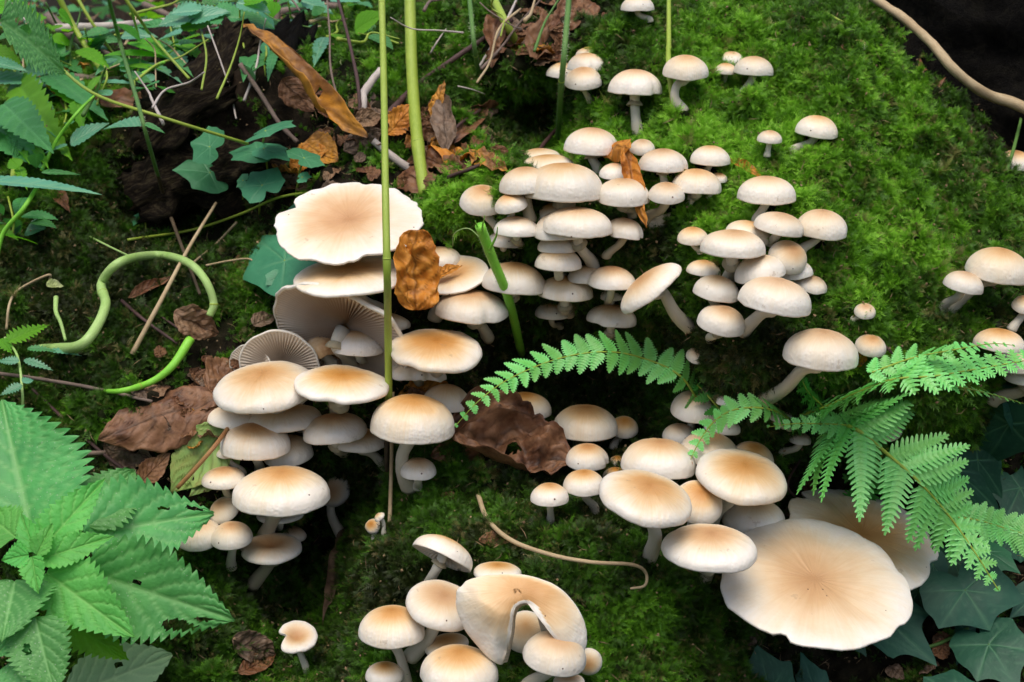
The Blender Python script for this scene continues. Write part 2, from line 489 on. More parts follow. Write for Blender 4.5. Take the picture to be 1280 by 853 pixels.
def tube_geo(path, radii, seg=10, cap_ends=True, squash=1.0, rough=0.0, seed=0):
    """tube along path; returns verts, faces, rt attribute, last frames"""
    n = len(path)
    verts, faces, rt = [], [], []
    up = Vector((0.13, -0.91, 0.3)).normalized()
    acc = 0.0
    fr = []
    for i, p in enumerate(path):
        t = (path[min(i + 1, n - 1)] - path[max(i - 1, 0)]).normalized()
        s = t.cross(up)
        if s.length < 1e-4: s = t.cross(Vector((1, 0, 0)))
        s.normalize()
        u = s.cross(t).normalized()
        up = u
        fr.append((t, s, u))
        if i: acc += (p - path[i - 1]).length
        r = radii[i] if hasattr(radii, '__len__') else radii
        for k in range(seg):
            a = 2 * math.pi * k / seg
            rr = r
            if rough: rr = r * (1 + rough * noise.noise(Vector((math.cos(a) * 1.5 + seed, math.sin(a) * 1.5, acc / max(r, 1e-4) * 0.35))))
            verts.append(p + s * (math.cos(a) * rr) + u * (math.sin(a) * rr * squash))
            rt.append((acc * 20, abs(1 - 2 * k / seg) , seed))
    for i in range(n - 1):
        for k in range(seg):
            a, b = i * seg + k, i * seg + (k + 1) % seg
            faces.append((a, b, b + seg, a + seg))
    if cap_ends:
        faces.append(tuple(range(seg - 1, -1, -1)))
        faces.append(tuple((n - 1) * seg + k for k in range(seg)))
    return verts, faces, rt, fr

def tube(name, path, radii, m, parent=None, seg=10, **kw):
    v, f, rt, fr = tube_geo(path, radii, seg, **kw)
    p0 = Vector(path[0])
    o = mesh_obj(name, origin_shift(v, p0), f, m, True, {'rt': rt})
    put(o, Matrix.Translation(p0), parent)
    return o

# ------------------------------------------------------------------ the mossy bank
# relief of the bank: (px, py, centimetres towards the camera), a thin-plate surface through these
CTRL = [
 # right mound
 (800,15,-25),(900,10,-26),(1000,8,-27),(1060,30,-25),(1110,80,-22),(1180,140,-21),(1240,200,-20),(1275,260,-16),
 (900,60,-19),(1000,70,-18),(900,120,-13),(1000,140,-12),(1080,150,-13),(1150,210,-12),(1210,280,-10),(1270,340,-7),
 (850,190,-8),(950,210,-6),(1050,230,-5),(1120,300,-4),(1190,360,-4),(800,150,-13),(760,190,-11),(740,120,-17),(720,60,-22),
 (930,290,-2),(1020,320,-1),(860,300,-4),(940,380,1),(1040,400,1),(1120,430,0),(1200,440,-2),(1270,440,-4),
 (900,450,0),(980,480,0),(1060,490,-2),(1140,510,-2),(1200,520,-4),
 # underside of mound, right
 (1180,570,-13),(1110,575,-14),(1240,560,-14),(1040,570,-13),(960,580,-9),(1280,520,-14),
 # shaded side below the cluster
 (860,400,-3),(820,425,-12),(760,400,-11),(760,455,-19),(700,430,-17),(820,490,-18),(700,500,-19),(640,450,-16),(860,540,-8),(780,560,-12),(740,500,-20),(900,520,-6),
 (700,560,-12),(600,440,-12),(560,500,-10),
 # upper cluster slope
 (600,235,-8),(560,245,-8),(650,215,-9),(530,285,-9),(580,300,-10),(620,300,-8),(700,260,-6),(760,260,-6),(700,330,-7),(800,310,-5),(640,350,-9),(760,360,-7),
 # upper middle: hollow and litter slope
 (650,95,-22),(620,110,-24),(640,165,-30),(685,150,-32),(600,170,-20),(690,196,-22),(655,130,-28),(560,200,-17),(520,225,-16),(560,130,-22),(500,150,-21),
 (600,60,-25),(680,20,-26),(560,40,-28),(500,60,-30),(600,5,-31),(500,5,-38),(750,20,-24),
 # upper left: rotten wood and crest
 (460,60,-33),(420,60,-37),(340,60,-34),(400,110,-26),(330,110,-26),(420,160,-20),(440,210,-17),(360,170,-22),(300,160,-25),(240,170,-25),
 (260,80,-33),(210,110,-30),(150,120,-34),(100,130,-36),(50,150,-38),(0,160,-40),(170,180,-27),(100,180,-30),(40,210,-28),
 (420,30,-60),(330,25,-62),(230,40,-58),(130,70,-58),(50,90,-60),(-40,110,-60),
 (460,5,-58),
 # left slope
 (60,280,-22),(150,270,-25),(220,250,-36),(300,265,-26),(380,270,-17),(60,350,-16),(150,350,-16),(250,340,-17),(320,340,-18),(390,350,-15),
 (60,430,-11),(150,430,-11),(240,430,-12),(310,420,-13),(380,430,-13),(440,420,-12),(500,460,-12),
 (60,500,-8),(160,500,-7),(240,500,-8),(60,580,-7),(140,570,-7),(210,560,-7),(260,580,-7),(250,640,-6),(180,640,-6),
 (320,540,-10),(380,560,-11),(440,560,-12),(500,600,-9),(300,640,-7),(360,640,-11),
 (60,680,-3),(60,780,0),(160,760,-1),(240,740,-3),(300,720,-6),(290,790,-2),(360,720,-17),(400,650,-24),(440,640,-22),(400,720,-24),(390,790,-8),(360,830,-2),(240,840,0),
 (440,700,-9),
 # lower moss mound
 (470,680,-3),(520,640,-4),(480,740,1),(440,780,0),(560,600,-6),(600,640,-2),(660,600,-5),(640,680,2),(720,660,1),(560,720,3),(650,760,6),(740,740,5),
 (820,700,2),(840,640,-3),(780,620,-3),(880,640,-4),(880,740,0),(840,800,4),(740,820,7),(620,830,8),(520,820,5),(470,840,4),(915,800,-3),(930,700,-5),
 # right lower ground
 (960,640,-9),(950,760,-10),(1000,700,-13),(1080,640,-14),(1180,640,-16),(1270,640,-17),(1050,780,-13),(1160,720,-14),(1260,740,-13),(1000,840,-9),(1120,840,-10),(1260,840,-9),
 # black gap behind the mound, upper right
 (1148,18,-58),(1236,80,-60),(1304,148,-56),(1200,20,-72),(1290,60,-72),(1060,-20,-50),(950,-40,-52),(850,-40,-50),(700,-50,-48),(560,-60,-60),(400,-60,-85),(200,-60,-85),(0,-40,-85),
 # beyond the frame
 (-200,850,4),(-250,500,-6),(-250,250,-22),(-250,100,-58),(-250,-80,-85),(1500,850,-8),(1550,600,-16),(1500,400,-10),(1550,200,-22),(1550,0,-60),(1500,-80,-80),
 (0,1000,8),(300,1000,8),(640,1000,14),(900,1000,8),(1200,1000,0),(1500,1050,2),(-250,1050,10),(1200,-90,-75),(900,-100,-75),(640,-120,-80),
 (-700,500,-15),(-700,900,0),(-700,50,-70),(2000,500,-20),(2000,900,-5),(2000,50,-70),(640,1250,25),(-300,1300,22),(1600,1300,18),
 (-700,-150,-110),(0,-200,-120),(640,-220,-120),(1300,-220,-120),(2000,-150,-110),
]
_c = np.array(CTRL, float)
_xy = _c[:, :2] / 400.0
_z = _c[:, 2] / 100.0
def _U(r2):
    return np.where(r2 > 1e-12, 0.5 * r2 * np.log(np.maximum(r2, 1e-12)), 0)
_n = len(_c)
_K = _U(((_xy[:, None] - _xy[None]) ** 2).sum(-1)) + np.eye(_n) * 0.0006
_P = np.hstack([np.ones((_n, 1)), _xy])
_A = np.zeros((_n + 3, _n + 3)); _A[:_n, :_n] = _K; _A[:_n, _n:] = _P; _A[_n:, :_n] = _P.T
_w = np.linalg.solve(_A, np.concatenate([_z, np.zeros(3)]))
def relief(px, py):
    q = np.stack([np.ravel(px), np.ravel(py)], 1) / 400.0
    out = np.empty(len(q))
    for i in range(0, len(q), 20000):
        s = q[i:i + 20000]
        out[i:i + 20000] = _U(((s[:, None] - _xy[None]) ** 2).sum(-1)) @ _w[:_n] + np.hstack([np.ones((len(s), 1)), s]) @ _w[_n:]
    return out.reshape(np.shape(px))

# patches of the bank: (px, py, radius, weight of moss, tint of moss); low tints paint shade into hollows and left slope
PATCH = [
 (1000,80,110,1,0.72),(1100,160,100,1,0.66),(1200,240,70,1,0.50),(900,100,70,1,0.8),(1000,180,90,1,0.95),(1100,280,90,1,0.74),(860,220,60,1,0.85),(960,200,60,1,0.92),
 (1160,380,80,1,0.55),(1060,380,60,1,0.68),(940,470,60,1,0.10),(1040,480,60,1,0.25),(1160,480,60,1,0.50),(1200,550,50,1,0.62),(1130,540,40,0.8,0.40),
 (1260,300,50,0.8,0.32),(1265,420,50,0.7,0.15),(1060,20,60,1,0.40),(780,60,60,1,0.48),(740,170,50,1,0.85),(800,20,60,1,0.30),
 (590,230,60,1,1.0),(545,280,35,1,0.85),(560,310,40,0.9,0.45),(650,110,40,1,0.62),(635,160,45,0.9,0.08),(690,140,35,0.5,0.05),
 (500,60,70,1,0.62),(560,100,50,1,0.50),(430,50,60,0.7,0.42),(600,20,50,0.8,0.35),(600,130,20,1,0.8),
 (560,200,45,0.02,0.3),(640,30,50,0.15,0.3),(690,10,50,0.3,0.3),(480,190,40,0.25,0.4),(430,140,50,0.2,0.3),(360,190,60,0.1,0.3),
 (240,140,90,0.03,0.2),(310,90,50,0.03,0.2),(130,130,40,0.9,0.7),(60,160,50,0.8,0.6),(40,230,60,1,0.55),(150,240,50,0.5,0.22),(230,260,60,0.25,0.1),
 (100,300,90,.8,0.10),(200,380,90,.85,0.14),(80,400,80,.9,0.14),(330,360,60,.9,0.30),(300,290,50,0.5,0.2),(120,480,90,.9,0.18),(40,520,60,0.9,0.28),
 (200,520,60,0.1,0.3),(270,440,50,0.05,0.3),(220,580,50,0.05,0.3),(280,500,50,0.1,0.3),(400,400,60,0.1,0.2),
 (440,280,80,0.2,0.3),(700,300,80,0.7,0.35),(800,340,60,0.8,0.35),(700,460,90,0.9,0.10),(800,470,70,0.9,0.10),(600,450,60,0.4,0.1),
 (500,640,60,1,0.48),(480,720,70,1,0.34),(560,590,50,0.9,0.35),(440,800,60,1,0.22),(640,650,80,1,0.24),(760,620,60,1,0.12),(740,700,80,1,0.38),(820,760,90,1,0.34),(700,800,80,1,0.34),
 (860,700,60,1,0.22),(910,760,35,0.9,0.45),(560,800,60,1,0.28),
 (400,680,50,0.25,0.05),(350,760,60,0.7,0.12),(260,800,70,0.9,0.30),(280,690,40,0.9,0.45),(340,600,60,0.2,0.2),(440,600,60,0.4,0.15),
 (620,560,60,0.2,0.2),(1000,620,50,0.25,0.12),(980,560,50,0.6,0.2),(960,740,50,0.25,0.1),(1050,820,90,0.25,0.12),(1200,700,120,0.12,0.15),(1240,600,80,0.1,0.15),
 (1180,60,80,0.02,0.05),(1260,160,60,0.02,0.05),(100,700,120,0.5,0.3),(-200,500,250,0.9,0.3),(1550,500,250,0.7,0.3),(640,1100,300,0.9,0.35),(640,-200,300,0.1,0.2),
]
_pt = np.array(PATCH, float)
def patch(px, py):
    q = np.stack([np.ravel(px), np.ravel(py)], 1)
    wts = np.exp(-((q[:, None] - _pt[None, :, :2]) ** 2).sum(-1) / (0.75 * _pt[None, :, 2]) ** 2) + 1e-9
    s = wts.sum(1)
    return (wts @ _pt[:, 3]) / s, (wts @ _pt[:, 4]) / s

def axis_steps(a, b, lo, hi, fine, coarse):
    xs = [lo]
    while xs[-1] < hi:
        x = xs[-1]
        d = max(0, a - x, x - b)
        xs.append(x + fine + min(d * 0.06, coarse))
    return np.array(xs)
gx = axis_steps(-60, 1340, -900, 2200, 4.6, 40)
gy = axis_steps(-60, 910, -230, 1330, 4.6, 40)
GX, GY = np.meshgrid(gx, gy)
F = relief(GX, GY)
vx = ((GX - 640) / FPX); vy = ((426.5 - GY) / FPX)
dep = DIST - F
_Xa = np.array(CX); _Ua = np.array(CU); _Va = np.array(V); _Ca = np.array(CAM)
PW = _Ca + (_Va + vx[..., None] * _Xa + vy[..., None] * _Ua) * dep[..., None]
flat = PW.reshape(-1, 3)
# lumps
lump = np.empty(len(flat))
for i, p in enumerate(flat):
    v_ = Vector(p)
    lump[i] = 0.014 * noise.noise(v_ * 20) + 0.015 * noise.noise(v_ * 42) + 0.008 * noise.noise(v_ * 95)
flat = flat + (-_Va * 0.75 + np.array([0, 0, 0.66]))[None] * lump[:, None]
ny_, nx_ = GX.shape
idx = np.arange(nx_ * ny_).reshape(ny_, nx_)
quads = np.stack([idx[1:, :-1], idx[1:, 1:], idx[:-1, 1:], idx[:-1, :-1]], -1).reshape(-1, 4)
me = bpy.data.meshes.new('mossy_bank')
crest = np.interp(GX, [-300, 0, 300, 400, 470, 500], [52, 44, 36, 30, 2, -60])
open_ = (GY < crest).reshape(-1)
quads = quads[~(open_[quads].all(1))]
me.from_pydata(flat.tolist(), [], quads.tolist())
me.polygons.foreach_set('use_smooth', [True] * len(me.polygons))
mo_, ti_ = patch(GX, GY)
a_ = me.attributes.new('moss', 'FLOAT', 'POINT'); a_.data.foreach_set('value', mo_.astype(np.float32))
me.materials.append(M['bank'])
bank = bpy.data.objects.new('mossy_bank', me)
COL.objects.link(bank)
bank['kind'] = 'structure'
bvh = BVHTree.FromPolygons([Vector(p) for p in flat], quads.tolist())

def hit(px, py):
    d = ray(px, py).normalized()
    loc, nor, i, dist = bvh.ray_cast(CAM, d, 10)
    if loc is None:
        return at_depth(px, py, DIST + 0.5), Vector((0, -1, 0)), DIST + 0.5
    if nor.dot(d) > 0: nor = -nor
    return loc, nor, (loc - CAM).dot(V)
def pt(px, py, f=0.0):
    """point of the scene f metres in front of the bank at this place"""
    return at_depth(px, py, min(hit(px, py)[2], 1.66) - f)
UP = Vector((0, 0, 1))

# far ground: one sheet to the horizon
def gz(x, y):
    if y < -0.3: return -0.62
    if y < 1.1:
        t = (y + 0.3) / 1.4
        return -0.62 + 0.32 * t * t * (3 - 2 * t)
    return -0.30 + min((y - 1.1) * 0.10, 2.0) + (0.05 * noise.noise(Vector((x * 1.3, y * 1.3, 0))) if y < 20 else 0)
gxs = [-300, -120, -50, -20, -10] + [-6 + 0.3 * i for i in range(41)] + [10, 20, 50, 120, 300]
gys = [-300, -100, -30, -10, -4, -2, -1] + [-0.6 + 0.18 * i for i in range(40)] + [8, 10, 14, 20, 35, 60, 120, 300]
gv = [(x, y, gz(x, y)) for y in gys for x in gxs]
nxg = len(gxs)
gf = [(j * nxg + i, j * nxg + i + 1, (j + 1) * nxg + i + 1, (j + 1) * nxg + i) for j in range(len(gys) - 1) for i in range(nxg - 1)]
ground = mesh_obj('ground', gv, gf, M['bank'], True, {'moss': [0.25] * len(gv)})
ground['kind'] = 'structure'

# ------------------------------------------------------------------ moss
def sprig(name, seed, L, nf, spread, leafl, leafw, curl):
    """one tuft: nf feathery shoots, each an arched axis with rows of tiny pointed leaves"""
    r = random.Random(seed)
    v, f, tip = [], [], []
    for k in range(nf):
        az = r.uniform(0, 2 * math.pi)
        lean = r.uniform(0.15, 1.0) * spread
        ln = L * r.uniform(0.6, 1.15)
        d = Vector((math.cos(az), math.sin(az), 0))
        side = Vector((-d.y, d.x, 0))
        p = d * r.uniform(0, 0.0022)
        ang = lean * 0.4
        m_ = r.choice((8, 9, 10))
        for i in range(m_):
            t = i / (m_ - 1)
            ang = lean * (0.35 + curl * t)
            dirn = (d * math.sin(ang) + UP * math.cos(ang)).normalized()
            q = p + dirn * (ln / m_)
            wd = 0.00028 * (1 - 0.6 * t)
            b = len(v)
            v += [p - side * wd, p + side * wd, q + side * wd * 0.8, q - side * wd * 0.8]; tip += [t * .6] * 4
            f.append((b, b + 1, b + 2, b + 3))
            for s in (-1, 1):
                ll = leafl * (0.55 + 0.8 * math.sin(math.pi * min(1, t * 0.85 + 0.12))) * r.uniform(0.7, 1.2)
                dr = (side * s * r.uniform(0.6, 1.0) + dirn * r.uniform(0.5, 0.9) + d.cross(side) * r.uniform(-0.35, 0.35)).normalized()
                wv = dr.cross(d * math.cos(ang) - UP * math.sin(ang)).normalized() * leafw
                b = len(v)
                v += [p + dr * ll * 0.15 - wv * .6, p + dr * ll * 0.4 + wv, p + dr * ll]
                tip += [t * .7, t * .8, min(1, t + .25)]
                f.append((b, b + 1, b + 2))
            p = q
        b = len(v)
        v += [p - side * leafw * .7, p + side * leafw * .7, p + dirn * leafl]; tip += [.9, .9, 1.0]; f.append((b, b + 1, b + 2))
    me_ = bpy.data.meshes.new(name)
    me_.from_pydata([tuple(x) for x in v], [], f)
    a = me_.attributes.new('tip', 'FLOAT', 'POINT'); a.data.foreach_set('value', tip)
    me_.materials.append(M['moss'])
    o = bpy.data.objects.new(name, me_)
    return o
tufts = bpy.data.collections.new('moss_tufts')       # only instanced, never linked to the scene
for k in range(6):
    tufts.objects.link(sprig('moss_tuft', 40 + k, (0.0085, 0.0100, 0.0078, 0.0112, 0.0090, 0.0100)[k], (7, 8, 9, 7, 8, 6)[k], (1.1, 1.3, 0.9, 1.2, 1.45, 1.0)[k], 0.0021, 0.00034, (0.8, 1.2, 0.6, 1.4, 1.0, 1.1)[k]))

def scatter_moss(name, pts, nors, tints, scales):
    me_ = bpy.data.meshes.new(name)
    me_.from_pydata(pts, [], [])
    rot = []
    for n_ in nors:
        z = Vector(n_) + Vector((random.uniform(-.35, .35), random.uniform(-.35, .35), 0.25 + random.uniform(-.35, .35)))
        q = z.to_track_quat('Z', 'Y') @ Matrix.Rotation(random.uniform(0, 6.283), 3, 'Z').to_quaternion()
        rot.append(q.to_euler())
    a = me_.attributes.new('rot', 'FLOAT_VECTOR', 'POINT'); a.data.foreach_set('vector', [c for e in rot for c in e])
    a = me_.attributes.new('scl', 'FLOAT', 'POINT'); a.data.foreach_set('value', scales)
    a = me_.attributes.new('tint', 'FLOAT', 'POINT'); a.data.foreach_set('value', tints)
    o = bpy.data.objects.new(name, me_)
    COL.objects.link(o)
    ng = bpy.data.node_groups.new('moss_on_points', 'GeometryNodeTree')
    ng.interface.new_socket('Geometry', in_out='INPUT', socket_type='NodeSocketGeometry')
    ng.interface.new_socket('Geometry', in_out='OUTPUT', socket_type='NodeSocketGeometry')
    gi = ng.nodes.new('NodeGroupInput'); go = ng.nodes.new('NodeGroupOutput')
    ip = ng.nodes.new('GeometryNodeInstanceOnPoints')
    ci = ng.nodes.new('GeometryNodeCollectionInfo')
    ci.inputs['Collection'].default_value = tufts
    ci.inputs['Separate Children'].default_value = True
    ci.inputs['Reset Children'].default_value = True
    ip.inputs['Pick Instance'].default_value = True
    ra = ng.nodes.new('GeometryNodeInputNamedAttribute'); ra.data_type = 'FLOAT_VECTOR'; ra.inputs['Name'].default_value = 'rot'
    e2 = ng.nodes.new('FunctionNodeEulerToRotation')
    sa = ng.nodes.new('GeometryNodeInputNamedAttribute'); sa.data_type = 'FLOAT'; sa.inputs['Name'].default_value = 'scl'
    l = ng.links
    l.new(gi.outputs[0], ip.inputs['Points'])
    l.new(ci.outputs[0], ip.inputs['Instance'])
    l.new(ra.outputs['Attribute'], e2.inputs[0]); l.new(e2.outputs[0], ip.inputs['Rotation'])
    l.new(sa.outputs['Attribute'], ip.inputs['Scale'])
    l.new(ip.outputs[0], go.inputs[0])
    md = o.modifiers.new('moss', 'NODES'); md.node_group = ng
    return o

CLEAR = []           # (centre, radius): where caps sit no moss stands
def build_moss():
    fp = flat[quads]                     # nq,4,3
    e1 = fp[:, 1] - fp[:, 0]; e2 = fp[:, 3] - fp[:, 0]
    cr = np.cross(e1, e2)
    area = np.linalg.norm(cr, axis=1)
    nor = cr / np.maximum(area, 1e-12)[:, None]
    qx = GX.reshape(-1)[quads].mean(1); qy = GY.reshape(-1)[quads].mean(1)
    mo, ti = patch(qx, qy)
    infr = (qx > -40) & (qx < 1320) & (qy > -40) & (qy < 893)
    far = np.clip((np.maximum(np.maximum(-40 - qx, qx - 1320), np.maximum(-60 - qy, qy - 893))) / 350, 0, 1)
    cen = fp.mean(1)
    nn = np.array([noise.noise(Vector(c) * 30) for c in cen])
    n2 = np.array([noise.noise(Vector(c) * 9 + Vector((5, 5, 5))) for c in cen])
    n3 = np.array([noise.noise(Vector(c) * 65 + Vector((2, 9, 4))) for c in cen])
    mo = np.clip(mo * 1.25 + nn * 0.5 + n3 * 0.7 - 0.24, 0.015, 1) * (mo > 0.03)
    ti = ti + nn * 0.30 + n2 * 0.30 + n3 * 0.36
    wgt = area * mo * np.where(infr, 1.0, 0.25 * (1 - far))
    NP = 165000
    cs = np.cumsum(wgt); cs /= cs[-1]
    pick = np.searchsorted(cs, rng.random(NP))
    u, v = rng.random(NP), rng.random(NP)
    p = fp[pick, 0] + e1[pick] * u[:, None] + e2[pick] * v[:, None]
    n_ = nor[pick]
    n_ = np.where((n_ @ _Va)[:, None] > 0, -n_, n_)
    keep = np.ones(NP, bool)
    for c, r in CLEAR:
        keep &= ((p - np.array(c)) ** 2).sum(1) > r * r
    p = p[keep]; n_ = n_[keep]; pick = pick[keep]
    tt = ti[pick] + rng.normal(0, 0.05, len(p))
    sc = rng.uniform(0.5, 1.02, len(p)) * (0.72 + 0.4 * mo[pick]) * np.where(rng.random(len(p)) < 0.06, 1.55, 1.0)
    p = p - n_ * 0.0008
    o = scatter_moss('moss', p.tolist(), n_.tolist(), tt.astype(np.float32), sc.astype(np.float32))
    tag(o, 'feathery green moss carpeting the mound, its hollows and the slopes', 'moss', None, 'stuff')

# ------------------------------------------------------------------ mushrooms
def cap_geo(R, H, k, dep, wav, wf, seed, notches, tn, lumps, und=0.5, dw=0.33, rag=0.0):
    r = random.Random(seed)
    NT = 64 if R < 0.03 else 96
    NR = 15 if R < 0.03 else 24
    ph = [r.uniform(0, 6.28) for _ in range(8)]
    am = [r.uniform(.5, 1) for _ in range(4)]
    def wob(a):
        return (am[0] * math.sin(2 * a + ph[0]) + am[1] * .8 * math.sin(3 * a + ph[1]) + am[2] * .6 * math.sin(wf * a + ph[2]) + am[3] * .35 * math.sin((wf * 2 + 1) * a + ph[3])) / 2.2
    def zob(a):
        return (math.sin(2 * a + ph[4]) + .8 * math.sin(3 * a + ph[5]) + .7 * math.sin(wf * a + ph[6])) / 2.2
    def shape(t, z, a):
        m = 1 + wav * wob(a) * t * t
        if rag and t > .8: m += rag * (t - .8) * 5 * (1.1 * noise.noise(Vector((math.cos(a) * 2.6, math.sin(a) * 2.6, seed))) + .4 * noise.noise(Vector((math.cos(a) * 8, math.sin(a) * 8, seed))) + .15 * noise.noise(Vector((math.cos(a) * 21, math.sin(a) * 21, seed))))
        zz = z + wav * R * 0.75 * zob(a) * t ** 3
        for (na, nd, nw) in notches:
            da = (a - R_(na) + math.pi) % (2 * math.pi) - math.pi
            g = math.exp(-(da / R_(nw)) ** 2)
            m *= 1 - nd * g * t * t
            zz += nd * R * 0.30 * g * t * t * (1 if nd > 0 else 0) - 0.10 * R * abs(nd) * math.exp(-(da / R_(nw) / 0.5) ** 2) * t
        rad = R * t * m
        p = Vector((rad * math.cos(a), rad * math.sin(a), zz))
        nz = noise.noise(Vector((p.x / R * 1.7 + seed, p.y / R * 1.7, 0.3)))
        p.z += R * lumps * nz * (0.4 + t)
        if R > 0.026: p.z += R * .012 * noise.noise(Vector((p.x / R * 5, p.y / R * 5, seed))) * min(1, t * 3) + R * .006 * noise.noise(Vector((math.cos(a) * 9, math.sin(a) * 9, t + seed)))
        return p
    def zt(t):
        return H * max(0.0, 1 - t * t) ** (k * 0.5) - dep * R * math.exp(-(t / dw) ** 2)
    v, f, rad, rt = [], [], [], []
    rings = [math.sin(math.pi / 2 * (i / NR) ** 0.92) for i in range(1, NR + 1)]
    v.append(shape(0, zt(0), 0)); rad.append(0); rt.append((0, 0, seed))
    prof = [(t, zt(t)) for t in rings]
    th = min(0.05 * R, 0.0016)
    prof += [(1.004, -th * .55), (0.992, -th * 1.15), (0.965, -th * 1.0)]
    for (t, z) in prof:
        for j in range(NT):
            a = 2 * math.pi * j / NT
            v.append(shape(t, z, a)); rad.append(min(t, 1)); rt.append((t, abs(2.0 * j / NT - 1) * 3.0, seed * 0.37))
    for j in range(NT):
        f.append((0, 1 + j, 1 + (j + 1) % NT))
    for i in range(len(prof) - 1):
        for j in range(NT):
            a, b = 1 + i * NT + j, 1 + i * NT + (j + 1) % NT
            f.append((a, a + NT, b + NT, b))
    # gills: thin radial plates as a zigzag sheet under the cap
    NG = 2 * int(min(96, max(48, R * 2000)))
    gv, gf, gr = [], [], []
    ts = [0.968, 0.85, 0.7, 0.55, 0.42, 0.3, 0.2, 0.06]
    for i, t in enumerate(ts):
        base = -th * 1.0 + (H * und) * (1 - t / 0.968) ** 0.8
        gd = R * 0.06 * math.sin(math.pi * min(1, (0.968 - t) * 1.2 + .02)) + R * 0.008
        base = min(base, zt(t) - 0.03 * R - th - gd)
        for j in range(NG):
            a = 2 * math.pi * j / NG
            p = shape(t, base + (gd if j % 2 else -gd * 0.2), a)
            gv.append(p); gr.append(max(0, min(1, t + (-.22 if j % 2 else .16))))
    for i in range(len(ts) - 1):
        for j in range(NG):
            a, b = i * NG + j, i * NG + (j + 1) % NG
            gf.append((a, a + NG, b + NG, b))
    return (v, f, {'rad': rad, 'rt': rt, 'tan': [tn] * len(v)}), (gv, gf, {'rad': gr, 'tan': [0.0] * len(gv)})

def sil(s, hr):
    s = max(s, 0.0)
    return s + math.sqrt(s * s + hr * hr * (1 - s * s))

